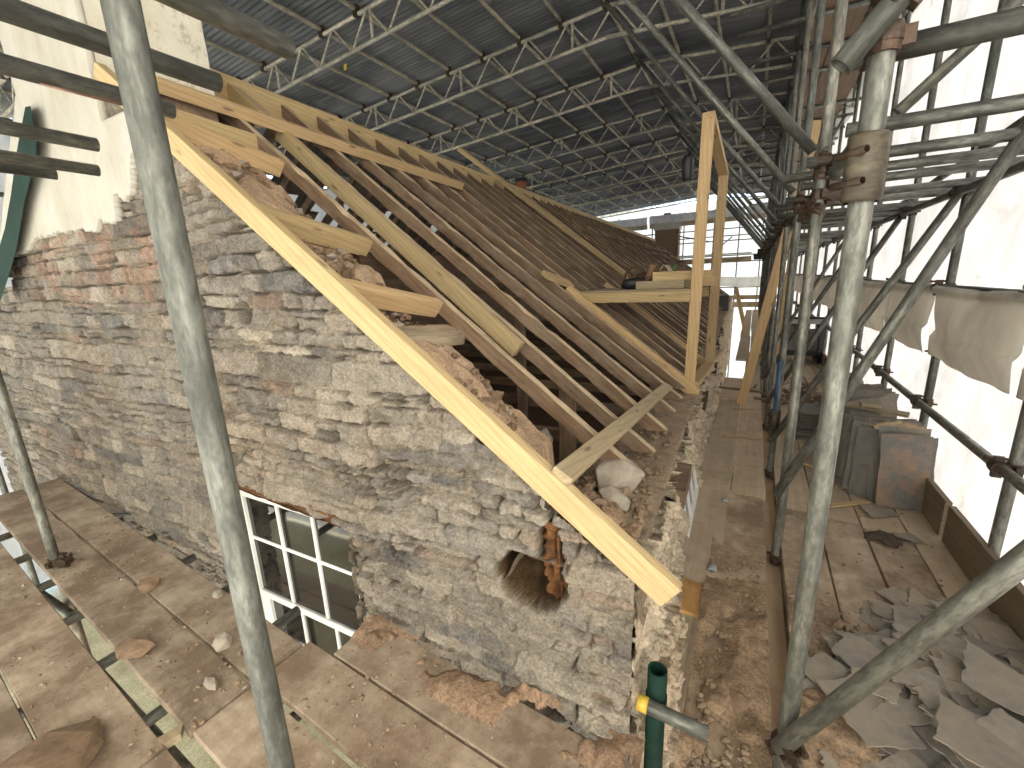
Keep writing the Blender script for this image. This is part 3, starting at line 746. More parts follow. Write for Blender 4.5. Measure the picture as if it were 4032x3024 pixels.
# ---------------------------------------------------------------- loose timbers on the roof
def batten(name, p0, p1, wd, dp, mat, label, cat, up, **k):
    return tag(beam(name, p0, p1, wd, dp, mat, None, up, **k), label, cat)
nrm = UX * math.sin(PITCH) + ZZ * math.cos(PITCH)
p0 = onroof((612, 330), .045); p1 = onroof((1818, 732), .045)
batten('roof_batten', p0, p1, .047, .075, NEW2, 'long pale batten lying slantwise across the upper rafters by the chimney', 'batten', nrm)
p0 = onroof((1805, 592), .06); p1 = onroof((2485, 1105), .03)
o = batten('grooved_timber', p0 + nrm * .02, p1 + nrm * .02, .10, .06, NEW, 'yellow new timber laid down the slope with its top end past the ridge', 'timber', nrm)
beam('groove_strip', p0 + nrm * .052 + VY * .028, p1 + nrm * .052 + VY * .028, .04, .012, NEW, o, nrm)
p0 = onroof((2255, 1928), .13); p1 = onroof((2630, 1505), .075)
o = batten('loose_plank', B(-.215, -.045, .945), B(-.17, 2.21, .735), .075, .042, GREYT, 'short sawn plank bridging the barge rafter and the rafter feet', 'plank', UX * .55 + ZZ, align=-.5)

# ---------------------------------------------------------------- dormer frame
dormer = thing('dormer_frame', B(-.05, 2.8, .6), 'new pine dormer frame of tall studs standing on the eaves', 'dormer frame')
beam('stud', B(-.07, 2.825, .60), B(-.045, 2.825, 2.79), .092, .047, NEW2, dormer, up=VY)
beam('stud', B(.035, 3.95, .60), B(.045, 3.95, 2.55), .092, .047, NEW2, dormer, up=VY)
beam('head_plate', B(-.045, 2.80, 2.80), B(.045, 3.98, 2.565), .092, .047, NEW2, dormer, up=ZZ)
beam('sill_plate', B(-.04, 2.86, .595), B(.04, 3.92, .595), .10, .047, NEW2, dormer, up=ZZ)
beam('sill_plate', B(.03, 3.98, .595), B(.10, 4.9, .575), .09, .045, NEW2, dormer, up=ZZ)
beam('cheek_rail', B(-1.40, 2.80, 1.395), B(-.10, 2.80, 1.395), .047, .095, NEW, dormer, up=ZZ)
beam('cheek_rail', B(-1.36, 3.95, 1.385), B(-.02, 3.95, 1.385), .047, .095, NEW, dormer, up=ZZ)
o = beam('trimmer', B(-1.18, 2.715, zroof(-1.18) + .03), B(.035, 2.715, zroof(.035) + .035), .047, .10, NEW2, dormer, up=nrm, align=-.5)
beam('trimmer', B(-1.18, 4.05, zroof(-1.18) + .03), B(.0, 4.05, zroof(.0) + .035), .047, .10, NEW2, dormer, up=nrm, align=-.5)
beam('trimmer', B(-1.30, 2.4, zroof(-1.3) + .04), B(-1.2, 2.78, zroof(-1.2) + .02), .10, .045, NEW2, dormer, up=nrm)
me = beam('working_board', B(-1.1, 3.33, 1.452), B(-.10, 3.33, 1.452), 1.1, .016, GREYT, None, up=ZZ)
tag(me, 'thin board laid flat on the dormer cheek rails', 'board')
def block(u, v, z, l, wd, dp, lab, rz=0., mat=GREYT):
    p = B(u, v, z); d = UX * math.cos(rz) + VY * math.sin(rz)
    return tag(beam('timber_offcut', p - d * l / 2, p + d * l / 2, wd, dp, mat, None, ZZ), lab, 'timber offcut', 'timber offcuts on the dormer')
block(-.38, 2.92, 1.497, .42, .06, .072, 'pale timber offcut lying nearest on the dormer board, beside the tool belt', .0)
block(-.19, 3.02, 1.495, .22, .09, .070, 'short thick offcut on the dormer board against the front stud')
block(-.20, 2.98, 1.572, .50, .10, .082, 'long pale offcut on top of the two shorter ones by the dormer stud', .05, NEW)
block(-.12, 3.45, 1.50, .35, .09, .075, 'orange toned offcut behind the front dormer stud', .3, NEW2)
def tool_belt():
    b = thing('tool_belt', B(-.62, 3.15, 1.46), 'brown leather tool belt with pouches heaped on the dormer board', 'tool belt')
    rs = random.Random(3)
    def pouch(name, c, sx, sy, sz, mat, rz, tilt):
        n = 14; m = 9; vs_ = []; fs = []
        for i in range(m):
            t = i / (m - 1); sc = (.62 + .55 * math.sin(math.pi * (.12 + .75 * t)))
            for k in range(n):
                a = 2 * math.pi * k / n; e = .6
                ca, sa = math.cos(a), math.sin(a)
                x = math.copysign(abs(ca) ** e, ca) * sx * sc * (1 + rs.uniform(-.05, .05)); y = math.copysign(abs(sa) ** e, sa) * sy * sc
                vs_.append((x, y, t * sz - (.02 if i == m - 1 and k % 3 == 0 else 0)))
        for i in range(m - 1):
            for k in range(n): fs.append((i * n + k, i * n + (k + 1) % n, (i + 1) * n + (k + 1) % n, (i + 1) * n + k))
        fs.append(tuple(reversed(range(n)))); b2 = len(vs_); vs_.append((0, 0, sz * .55))
        for k in range(n): fs.append(((m - 1) * n + k, (m - 1) * n + (k + 1) % n, b2))
        return obj(name, mesh(name, vs_, fs, mat, None, True), b, Matrix.Translation(c) @ HM.to_3x3().to_4x4() @ Matrix.Rotation(rz, 4, 'Z') @ Matrix.Rotation(tilt, 4, 'Y'))
    TAN = plain('tan_leather', (.30, .18, .09), .7); CLOTH = plain('cream_cloth', (.50, .42, .30), .9)
    pouch('pouch', B(-.64, 3.10, 1.462), .105, .055, .105, BLACK, .1, -.10)
    pouch('pouch', B(-.43, 3.16, 1.462), .075, .055, .15, LEATHER, -.1, .35)
    pouch('pouch', B(-.55, 3.26, 1.462), .09, .05, .16, LEATHER, .2, -.2)
    def ribbon(name, pts, wv, mat, th=.006):
        vs_ = []; fs = []; wv = Vector(wv)
        for i, p in enumerate(pts):
            p = B(*p); q = B(*pts[min(i + 1, len(pts) - 1)]); o_ = B(*pts[max(i - 1, 0)])
            nn = (q - o_).cross(wv).normalized() * th
            for sg in (-1, 1):
                vs_ += [p + wv * sg / 2, p + wv * sg / 2 + nn]
        for i in range(len(pts) - 1):
            a = i * 4; q = a + 4
            fs += [(a, a + 2, q + 2, q), (a + 1, q + 1, q + 3, a + 3), (a, q, q + 1, a + 1), (a + 2, a + 3, q + 3, q + 2)]
        fs += [(0, 1, 3, 2), tuple(len(vs_) - 4 + k for k in (0, 2, 3, 1))]
        obj(name, mesh(name, vs_, fs, mat, None, True), b)
    ribbon('belt', [(-.76 + .13 * (1 - math.cos(t * .34)), 3.08 + .02 * math.sin(t), 1.465 + .20 * math.sin(t * .34) ** .8 if t < 9 else 1.50) for t in range(10)], VY * .075, LEATHER, .008)
    ribbon('belt', [(-.70 + .30 * t / 8, 3.05 + .04 * math.sin(t), 1.60 - .10 * math.sin(t * .5)) for t in range(9)], ZZ * .055, LEATHER, .007)
    ribbon('strap', [(-.535 + .012 * k, 3.03 - .004 * k, 1.475 + .034 * k) for k in range(7)], UX * .052 + ZZ * -.015, TAN)
    ribbon('strap', [(-.40 + .02 * k, 3.10, 1.62 + .05 * math.sin(k * .8)) for k in range(6)], VY * .06 + UX * .03, CLOTH)
    tag(obj('pencil_grip', tube_mesh('pencil_grip', .11, plain('bright_green', (.05, .38, .06), .5), .006, 8), b, frame(B(-.34, 3.2, 1.58), B(-.28, 3.2, 1.68))))
tool_belt()
def speaker():
    c = B(-.19, 2.92, 2.35)
    s = thing('portable_speaker', c, 'black cylindrical speaker hanging beside the dormer stud', 'speaker')
    n = 24; pr = [(0, .0), (.0, .03), (.008, .042), (.03, .047), (.17, .047), (.195, .042), (.205, .03), (.205, 0)]
    vs_ = [(r * math.cos(2 * math.pi * k / n), r * math.sin(2 * math.pi * k / n), z) for z, r in pr for k in range(n)]
    fs = [(i * n + k, i * n + (k + 1) % n, (i + 1) * n + (k + 1) % n, (i + 1) * n + k) for i in range(len(pr) - 1) for k in range(n)]
    obj('body', mesh('body', vs_, fs, BLACK, None, True), s, Matrix.Translation(c))
    obj('end_cap', tube_mesh('end_cap', .012, GREYM, .030, 20), s, frame(c - ZZ * .006, c + ZZ * .006))
    obj('cord', tube_mesh('cord', .30, BLACK, .003, 8), s, frame(c + ZZ * .20, c + ZZ * .42 + UX * .12))
speaker()

# ---------------------------------------------------------------- chimneys beyond
def far_chimney(u0, u1, v, z0, z1, zc, label, potc=1):
    c = thing('chimney_stack', B((u0 + u1) / 2, v, z0), label, 'chimney')
    box('stack', u0, u1, v, v + .7, z0, z1, STONEP, c, HM)
    box('cap', u0 - .05, u1 + .05, v - .05, v + .75, z1, zc, RENDER, c, HM)
    if potc:
        p = B((u0 + u1) / 2 - .05, v + .3, zc); n = 16
        pr = [(0, .16), (.12, .14), (.30, .12), (.34, .16), (.40, .16), (.40, .11)]
        vs_ = [(r * math.cos(2 * math.pi * k / n), r * math.sin(2 * math.pi * k / n), z) for z, r in pr for k in range(n)]
        fs = [(i * n + k, i * n + (k + 1) % n, (i + 1) * n + (k + 1) % n, (i + 1) * n + k) for i in range(len(pr) - 1) for k in range(n)]
        obj('chimney_pot', mesh('chimney_pot', vs_, fs, TERRA, None, True), c, Matrix.Translation(p))
    return c
far_chimney(-3.37, -2.33, 20.5, .5, 3.62, 3.95, 'square stone chimney with pale cap and single pot at the far roof end')
c2 = far_chimney(-5.3, -4.5, 9.3, 1.5, 3.55, 3.68, 'chimney with orange pot and dark cowl just above the ridge board')
box('cowl', -5.07, -4.83, 9.48, 9.72, 4.06, 4.17, BLACK, c2, HM)

# ================================================================ SCAFFOLD
IN_Y = [1.30, 2.68, 3.95, 5.22, 6.5, 7.75, 9.0, 10.3, 11.6, 12.9, 14.2, 15.5, 17.0, 18.5, 20.0, 21.5]
def ordl(k): return ORD[k] if k < len(ORD) else str(k + 1) + 'th'
poles = []
for k, y in enumerate(IN_Y):
    x = .20 if k == 0 else .235
    lab = {0: 'thick near upright pole with a rusty sleeve, at the corner of the slate heap', 2: 'upright scaffold pole with flaking blue paint near its foot, third along the inner row'}.get(k, f'upright grey pole, {ordl(k)} from the camera in the inner row along the walkway')
    t = tube('upright_pole', (x, y, -3.3), (x - .004 * rnd.uniform(-2, 2), y, 4.62), lab, 'scaffold pole', 'inner row of upright poles', n=32 if k < 2 else 20); poles.append(t)
    if k: coupler(t, (x, y, 2.02), 0); coupler(t, (x, y, 2.07), -math.pi / 2)
    if k > 2: coupler(t, (x, y, 4.0), 0)
    coupler(t, (x, y, -.07), 0)
BLUE = tube_mat('blue_painted_tube', (.06, .12, .25), .1, .3)
obj('paint_band', tube_mesh('paint_band', .52, BLUE, .0246, 20), poles[2], Matrix.Translation((.235, 3.95, .38)) @ Matrix.Rotation(-math.pi / 2, 4, 'Y'))
def sleeve(p, x, y, z0, z1, ang=0):
    n = 28; vs_ = []; fs = []
    prof = [(z0, .030), (z0 + .006, .036), (z1 - .006, .036), (z1, .030)]
    for z, r in prof:
        for k in range(n):
            a = 2 * math.pi * k / n + ang; lug = .014 * max(0, math.cos(a - ang - 2.9)) ** 6
            vs_.append(((r + lug) * math.cos(a), (r + lug) * math.sin(a), z))
    for i in range(3):
        for k in range(n): fs.append((i * n + k, i * n + (k + 1) % n, (i + 1) * n + (k + 1) % n, (i + 1) * n + k))
    s = obj('sleeve_coupler', mesh('sleeve_coupler', vs_, fs, SLV, None, [True] * n + [True] * n + [True] * n), p, Matrix.Translation((x, y, 0)))
    for q in (.28, .72):
        zz = z0 + (z1 - z0) * q; d = Vector((math.cos(ang + 2.9), math.sin(ang + 2.9), 0)); t = Vector((-d.y, d.x, 0))
        b = obj('bolt', tube_mesh('bolt', .075, RUST, .009, 8), s, frame(Vector((x, y, zz)) + d * .045 - t * .037, Vector((x, y, zz)) + d * .045 + t * .037))
SLV = tube_mat('rusty_sleeve', (.065, .052, .034), .3, .95)
z0 = ony((3375, 800), 1.3).z; z1 = ony((3445, 525), 1.3).z
sleeve(poles[0], .20, 1.30, z0, z1, .9)
sleeve(poles[2], .235, 3.95, ony((3030, 1690), 3.95).z, ony((3045, 1612), 3.95).z, .6)
cz = ony((3500, 235), 1.3).z
coupler(poles[0], (.20, 1.30, 2.04), math.pi / 2); coupler(poles[0], (.20, 1.30, 2.105), -math.pi / 2, .91)
coupler(poles[0], (.195, 1.28, .16), -1.2, .4)
coupler(poles[1], (.235, 2.68, 1.86), 2.4, .6); coupler(poles[1], (.235, 2.68, 1.93), .4)
OUT_Y = [1.42, 2.74, 3.94, 5.06, 6.35, 7.6, 8.9, 10.2, 11.5, 12.8, 14.1, 15.4, 16.9, 18.4, 19.9, 21.4]
outs = []
for k, y in enumerate(OUT_Y):
    t = tube('upright_pole', (1.13, y, -3.3), (1.13, y, 4.55), f'upright grey pole against the white sheeting, {ordl(k)} from the camera in the outer row', 'scaffold pole', 'outer row of upright poles', n=20); outs.append(t)
    for z in (.64, 1.43, 2.02): coupler(t, (1.13, y, z), math.pi)
    if k % 2 == 0: coupler(t, (1.13, y, 1.0), .4)
# guard rails, tarpaulin rails and ledgers
def run(name, x, z, y0, y1, lab, group, dz=0.): return tube(name, (x, y0, z), (x, y1, z + dz), lab, 'scaffold pole', group)
GR = 'horizontal rails along the outer row'
run('guard_rail', 1.08, .64, .3, 6.25, 'grey guard rail at knee height in front of the bright sheeting, ending in mid air', GR, .0)
run('guard_rail', 1.08, .67, 7.2, 13.4, 'lower guard rail further along the walkway beyond the black trestle', GR)
run('guard_rail', 1.08, 1.43, .2, 6.1, 'near rail from which the folded sheeting hangs', GR)
run('guard_rail', 1.08, 1.44, 6.2, 12.3, 'middle rail holding folded sheeting, past the end of the near one', GR)
run('guard_rail', 1.08, 1.44, 12.4, 21.5, 'far rail with folded sheeting near the end wall of sheeting', GR)
for k, (a, b) in enumerate(((.0, 6.4), (6.5, 12.6), (12.7, 21.6))):
    run('ledger_pole', 1.08, 2.02, a, b, ('near', 'middle', 'far')[k] + ' ledger pole under the outer ends of the overhead crossbars', 'overhead ledger poles')
    run('ledger_pole', .285, 2.02, a + (1.9 if k == 0 else 0), b, ('near', 'middle', 'far')[k] + ' ledger pole tying the inner row overhead', 'overhead ledger poles')
    run('ledger_pole', 1.08, 4.0, a + 3, b + .2, ('near', 'middle', 'far')[k] + ' high ledger pole on the outer row under the tin roof', 'overhead ledger poles')
    run('ledger_pole', .285, 4.0, a + 3, b + .2, ('near', 'middle', 'far')[k] + ' high ledger pole on the inner row under the tin roof', 'overhead ledger poles')
    run('ledger_pole', .285, -.12, a - 1, b, ('near', 'middle', 'far')[k] + ' ledger pole under the inner edge of the deck, seen through the gap', 'ledgers below the boards')
for k, (y, x0, x1) in enumerate([(1.357, .14, 1.5), (2.13, .25, 1.5), (2.625, .17, 1.3), (2.98, .10, 1.25), (3.32, .2, 1.22), (3.895, .15, 1.22), (4.3, .1, 1.2), (4.92, .14, 1.2), (5.165, .15, 1.2), (5.6, .1, 1.2), (6.13, .15, 1.2), (6.445, .1, 1.2), (7.695, .12, 1.2), (8.17, .1, 1.2), (8.945, .05, 1.2), (9.8, .1, 1.2), (10.7, .1, 1.2), (11.8, 0, 1.2), (13, 0, 1.2), (14.3, 0, 1.2), (15.6, -.1, 1.2), (17, -.1, 1.2), (18.6, -.1, 1.2), (20.1, -.1, 1.2)]):
    zc_ = 2.04 if k == 0 else 2.07
    tube('crossbar_pole', (x0, y, zc_), (x1, y, zc_), f'overhead crossbar pole two metres above the deck, {ordl(k)} from the camera', 'scaffold pole', 'overhead crossbars')
for k, y in enumerate((5.45, 5.93, 6.72, 7.44, 8.95, 9.7, 10.45, 11.2, 11.65, 13.0, 14.2, 15.0, 16.8, 18.2, 19.6)):
    tube('crossbar_pole', (-.42 + rnd.uniform(-.04, .04), y, 4.05), (1.2, y, 4.05), f'high crossbar pole close under the tin roof, {ordl(k)} from the camera', 'scaffold pole', 'high crossbars')
sl = math.tan(R_(51.3))
for k, y in enumerate(IN_Y[1:12]):
    z0 = 2.14; L = 1.84
    tube('raker_pole', (.20, y + .055, z0), (.20 - L, y + .055, z0 + L * sl), f'sloping raker pole rising left to the roof trusses, {ordl(k)} from the camera', 'scaffold pole', 'sloping rakers up to the roof', n=24)
for k, y in enumerate((1.25, 2.62, 3.90, 5.15, 6.45, 7.7)):
    x0, z0, x1, z1 = (.175, .17, 1.12, 2.06) if k == 0 else (.215, .22, 1.10, 2.45 if k == 1 else 2.05)
    if k == 1: x0, z0 = .20, .36; x1, z1 = .90, 2.12
    tube('brace_pole', (x0, y, z0), (x1, y, z1), f'diagonal brace pole across the deck between the two pole rows, {ordl(k)} from the camera', 'scaffold pole', 'diagonal braces across the deck', n=28 if k < 2 else 20)
p = ony((3310, 262), 1.245); q = ony((3548, -20), 1.245); d = (q - p).normalized()
tube('brace_pole', p, p + d * 1.4, 'large tube with an open lower end beside the near upright pole, top right', 'scaffold pole', n=32)
p = ony((3533, 444), 2.62); q = ony((3842, 158), 2.62); d = (q - p).normalized()
tube('brace_pole', p, p + d * .95, 'upper diagonal brace rising right above the first overhead crossbars', 'scaffold pole')
p = onx((3840, 607), 1.16); q = onx((4032, 476), 1.16); d = (q - p).normalized()
tube('brace_pole', p - d * 1.6, p + d * 1.3, 'slanting brace pole across the outer row against the bright sheeting', 'scaffold pole')
# gable side
tube('upright_pole', (-.865, .387, -3.3), (-.845, .383, 3.2), 'big foreground upright pole crossing in front of the stone gable', 'scaffold pole', n=48)
lp = tube('upright_pole', (-3.575, .64, -3.3), (-3.55, .64, 4.2), 'upright pole slanting into the picture at the far left, before the gable', 'scaffold pole')
a = ony((30, 2250), .60); b_ = ony((285, 2425), .60)
tube('brace_pole', b_, b_ + (a - b_).normalized() * 2.2, 'diagonal tube running left from the foot of the far left upright', 'scaffold pole')
coupler(lp, (-3.57, .64, .04), .5)
a = onz((85, 1972), -.02); b_ = onz((297, 1945), -.02)
tube('crossbar_pole', (-4.7, .85, -.07), (-3.95, 1.25, -.07), 'small tube end showing between the boards and the foot of the gable', 'scaffold pole')
PINK = tube_mat('faded_red_paint', (.33, .17, .13), .1, .2)
for k, (x, y1, z) in enumerate(((-1.035, .805, 2.15), (-1.357, .81, 2.15), (-1.668, .834, 2.15), (-2.256, .838, 2.15), (-2.70, .985, 2.15), (-2.915, .90, 2.15))):
    t = tube('crossbar_pole', (x - .02, -1.4, z), (x, y1, z), ('uppermost', 'second highest', 'third highest, faintly red painted', 'fourth highest', 'fifth highest', 'lowest')[k] + ' tube end pointing at the gable from the left edge', 'scaffold pole', 'tube ends pointing at the gable', n=40)
    if k == 2: obj('paint_band', tube_mesh('paint_band', .16, PINK, .0245, 40), t, frame((x - .004, .53, z), (x - .002, .69, z)))
# yellow capped tube and downpipe at the corner
yp = ony((2522, 2766), 1.265); yq = ony((2690, 2846), 1.265); yd = (yq - yp).normalized()
ye = tube('crossbar_pole', yp, yp + yd * .22, 'galvanised tube with a yellow end cap below the corner boards', 'scaffold pole')
obj('end_cap', tube_mesh('end_cap', .035, YELLOW, .0265, 20), ye, frame(yp - yd * .01, yp + yd * .025))
dpx = Vector((-.195, 1.335, 0))
dp_ = tube('downpipe', (dpx.x, dpx.y, -3.3), (dpx.x, dpx.y, .205), 'dark green cut off downpipe standing open at the corner of the house', 'downpipe', None, GREEN, r=.034, n=32)
obj('socket', tube_mesh('socket', .045, GREEN, .0375, 32), dp_, frame((dpx.x, dpx.y, .05), (dpx.x, dpx.y, .095)))
# green leaning board at the far left
def green_board():
    z6 = lambda a, b: (a * .6024, 300 + b * .6024)
    Rr = [z6(*p) for p in ((200, 195), (240, 430), (237, 520), (160, 830), (110, 1120), (60, 1300), (0, 1480))]
    Ll = [z6(*p) for p in ((165, 200), (120, 430), (105, 520), (70, 780), (30, 1000), (-30, 1200), (-90, 1400))]
    vs_ = []; fs = []
    for a, b in zip(Ll, Rr):
        for p in (a, b):
            for v in (-.105, -.075): vs_.append(onv(p, v))
    for i in range(len(Rr) - 1):
        q = i * 4
        for f in ((0, 2, 6, 4), (1, 5, 7, 3), (0, 4, 5, 1), (2, 3, 7, 6)): fs.append(tuple(q + k for k in f))
    fs += [(0, 1, 3, 2), tuple(len(vs_) - 4 + k for k in (0, 2, 3, 1))]
    tag(obj('bargeboard', mesh('bargeboard', vs_, fs, GREEN)), 'dark green painted board sloping down beside the white render at the far left', 'board')
green_board()

# ================================================================ BOARDS
def board(x0, x1, y0, y1, z, mat, lab, group, ang=0., cx=0., cy=0.):
    """board along y between y0,y1 (then turned about (cx,cy))"""
    T = Matrix.Translation((cx, cy, 0)) @ Matrix.Rotation(ang, 4, 'Z') @ Matrix.Translation((-cx, -cy, 0))
    p0 = T @ Vector(((x0 + x1) / 2, y0, z - .019)); p1 = T @ Vector(((x0 + x1) / 2, y1, z - .019))
    return tag(beam('scaffold_board', p0, p1, abs(x1 - x0), .038, mat, None, ZZ, c=.004, seg=max(2, int((y1 - y0) / .4)), jit=.0015), lab, 'scaffold board', group)
WG = 'boards of the inner walkway'; DG = 'boards of the main deck'; GG = 'boards along the gable'
board(-.272, -.040, 2.165, 3.290, 0, BRD, 'short walkway board beside the eaves wall ending at the orange ply offcut', WG)
board(-.272, -.036, 3.325, 5.95, 0, BRD, 'walkway board against the eaves wall, second along from the ply offcut', WG)
board(-.29, -.036, 6.02, 7.3, 0, BRD, 'walkway board against the eaves wall by the gap showing green leaves', WG)
board(-.20, .02, 9.0, 12.4, .0, BRD, 'walkway board against the wall beyond the leafy gap', WG)
board(-.22, .0, 12.5, 21.3, -.004, BRD, 'far walkway board against the wall near the end sheeting', WG)
board(-.105, .180, -1.2, 3.284, 0, BRDD, 'rubble strewn walkway board nearest the camera, right of the downpipe', WG)
board(-.030, .190, 3.312, 6.5, 0, BRD, 'walkway board beside the inner upright poles, next after the rubble strewn one', WG)
board(-.025, .185, 6.53, 9.9, 0, BRD, 'walkway board beside the inner uprights under the leaning plank', WG)
board(.03, .235, 9.93, 14.0, 0, BRD, 'walkway board beside the inner uprights, fourth from the camera', WG)
board(.01, .225, 14.05, 21.3, 0, BRD, 'walkway board beside the inner uprights at the far end', WG)
for k, (x0, x1) in enumerate(((.262, .476), (.482, .709), (.717, .936), (.942, 1.089))):
    nm = ('inner', 'second', 'third', 'outermost')[k]
    for j, (y0, y1) in enumerate(((-1.2, 3.20 - .04 * k), (3.215 - .04 * k, 6.9), (6.92, 10.8), (10.82, 14.7), (14.72, 21.4))):
        board(x0, x1, y0, y1, -.002 * (j % 2), BRDD if j == 0 and k < 3 else BRD, f'{nm} board across the main deck, {ordl(j)} length from the camera', DG)
ga = -math.pi / 2 - .0545                     # boards along the gable run along x, turned slightly
def gboard(x0, x1, yc, wdt, mat, lab, z=0.):
    """yc given at x = -1.7"""
    sl_ = -.0545
    p0 = Vector((x0, yc + sl_ * (x0 + 1.7), z - .019)); p1 = Vector((x1, yc + sl_ * (x1 + 1.7), z - .019))
    return tag(beam('scaffold_board', p0, p1, wdt, .038, mat, None, ZZ, c=.004, seg=8, jit=.0015), lab, 'scaffold board', GG)
gboard(-5.4, -1.690, .838, .218, BRDD, 'long dirty board against the foot of the gable wall, left of the window')
gboard(-5.4, -1.700, .603, .222, BRDD, 'long dirty board parallel to the gable, between the wall board and the open gap')
gboard(-1.50, -.20, 1.095, .222, BRDD, 'rubble covered board against the gable foot, right of the window', .004)
gboard(-1.675, -.16, .862, .226, BRDD, 'rubble covered board second out from the gable, right of the window')
gboard(-1.685, -.13, .610, .226, BRDD, 'dirty board third out from the gable, in front of the big upright pole foot')
gboard(-5.4, -1.735, .305, .235, BRDD, 'outer board left of the open gap, running to the left edge')
gboard(-5.4, -1.735, .07, .220, BRDD, 'outermost board in the bottom left corner')
gboard(-1.720, -.1, .305, .235, BRDD, 'outer board right of the butt joint beside the open gap')
gboard(-1.720, -.1, .07, .220, BRDD, 'outermost board right of the butt joint at the bottom edge')
for k, (x0, x1) in enumerate(((-.30, -.06), (-.05, .19), (.2, .44), (.45, .69), (.70, .94))):  # added boards below, hiding bright ground so the deck gaps look dark
    tag(beam('scaffold_board', ((x0 + x1) / 2, -1, -2.02), ((x0 + x1) / 2, 7 if k < 2 else 9, -2.02), .235, .038, BRD, None, ZZ), f'{ORD[k]} added board below the main deck, put there to darken its gaps', 'scaffold board', 'added boards darkening the gaps')
for k, (y0, w_) in enumerate(((.10, .24), (-.15, .23))):  # same gap-darkening boards added under the gable side
    tag(beam('scaffold_board', (-5.4, y0, -2.02), (-.2, y0, -2.02), w_, .038, BRD, None, ZZ), f'{ORD[k]} added board out from the gable, set lower to darken the gaps', 'scaffold board', 'added boards darkening the gaps')
for k in range(9):
    tube('crossbar_pole', (-5.1 + .52 * k, -.4, -.068), (-5.1 + .52 * k, 1.12, -.068), f'crossbar carrying the gable boards, showing in the open gap, {ordl(k)} from the left', 'scaffold pole', 'crossbars under the gable boards', n=12)
tube('ledger_pole', (-5.4, .56, -.12), (-.2, .40, -.12), 'ledger pole under the open gap beside the gable boards', 'scaffold pole')
# toe boards
tag(beam('toe_board', (1.100, 3.21, .095), (1.100, 8.4, .095), .032, .265, TOE, None, ZZ, seg=6), 'upright toe board behind the slate stacks', 'toe board', 'toe boards along the sheeting')
tag(beam('toe_board', (1.100, -1.0, .095), (1.101, 3.16, .095), .032, .265, TOE, None, ZZ, seg=6), 'near upright toe board beside the broken slates', 'toe board', 'toe boards along the sheeting')
tag(beam('toe_board', (1.100, 8.45, .095), (1.100, 21.4, .095), .032, .265, TOE, None, ZZ, seg=6), 'far toe board beyond the black trestle', 'toe board', 'toe boards along the sheeting')
# high lift boards
for k in range(3):
    for j, (a, b) in enumerate(((5.8, 9.9), (10.0, 13.8))):
        tag(beam('scaffold_board', (.42 + .235 * k, a, 4.095), (.42 + .235 * k, b, 4.095), .222, .038, BRDU, None, ZZ), f'{("inner", "middle", "outer")[k]} brown board seen from below on the high crossbars, {("near", "far")[j]} length', 'scaffold board', 'boards of the high lift')

# ================================================================ TEMPORARY TIN ROOF
RXR, RZR = -1.9, 4.98           # ridge of the temporary roof: underside of the tin
SL_, SR_ = .072, .082
def ztin(x): return RZR - (SL_ * (RXR - x) if x < RXR else SR_ * (x - RXR))
tin = thing('tin_roof', (RXR, 10, RZR), 'dark corrugated tin sheeting of the temporary roof overhead', 'roof')
def tin_panel(x0, x1, nm):
    y = np.arange(-2.8, 22.5, .019); x = np.linspace(x0, x1, 14)
    X, Y = np.meshgrid(x, y, indexing='ij')
    Z = np.where(X < RXR, RZR - SL_ * (RXR - X), RZR - SR_ * (X - RXR)) + .012 * np.cos(Y * 2 * np.pi / .076)
    seam = np.round(vn(Y / .66, X * 0, 3) * 2)
    P = np.stack([X, Y, Z + .014], -1)
    grid_obj('roof_panel', P, TIN, tin)
tin_panel(-10.5, RXR + .02, 'l'); tin_panel(RXR + .02, 1.75, 'r')
# purlins
PX = [RXR - .02, RXR + .6, RXR + 1.2, RXR + 1.8, RXR + 2.4, RXR + 3.0] + [RXR - .62 * k for k in range(1, 13)]
TY = [2.45, 4.4, 6.2, 8.0, 10.2, 12.3, 14.3, 16.3, 18.3, 20.3]
def clamp_mesh():
    o = []
    vs_, fs = [], []
    for (cx, cz, sx, sy, sz) in ((0, 0, .034, .030, .034), (0, -.05, .030, .034, .030), (.03, -.02, .012, .012, .045)):
        b = len(vs_)
        for x in (-1, 1):
            for y in (-1, 1):
                for z in (-1, 1): vs_.append((cx + x * sx, y * sy, cz + z * sz))
        for f in ((0, 1, 3, 2), (4, 6, 7, 5), (0, 4, 5, 1), (2, 3, 7, 6), (0, 2, 6, 4), (1, 5, 7, 3)): fs.append(tuple(b + i for i in f))
    return mesh('clamp', vs_, fs, RUST)
CL = clamp_mesh()
for k, x in enumerate(PX):
    z = ztin(x) - .030
    lab = ('purlin pole running under the peak of the tin roof' if k == 0 else
           f'purlin pole under the tin, {ordl(k - 1)} to the right of its peak' if k < 6 else f'purlin pole under the tin, {ordl(k - 6)} to the left of its peak')
    t = tube('purlin_pole', (x, -2.5, z), (x, 21.2, z), lab, 'scaffold pole', 'purlins under the tin roof', mat=RTUBE, n=12)
    for y in TY[:7]: obj('coupler', CL, t, Matrix.Translation((x, y, z)))
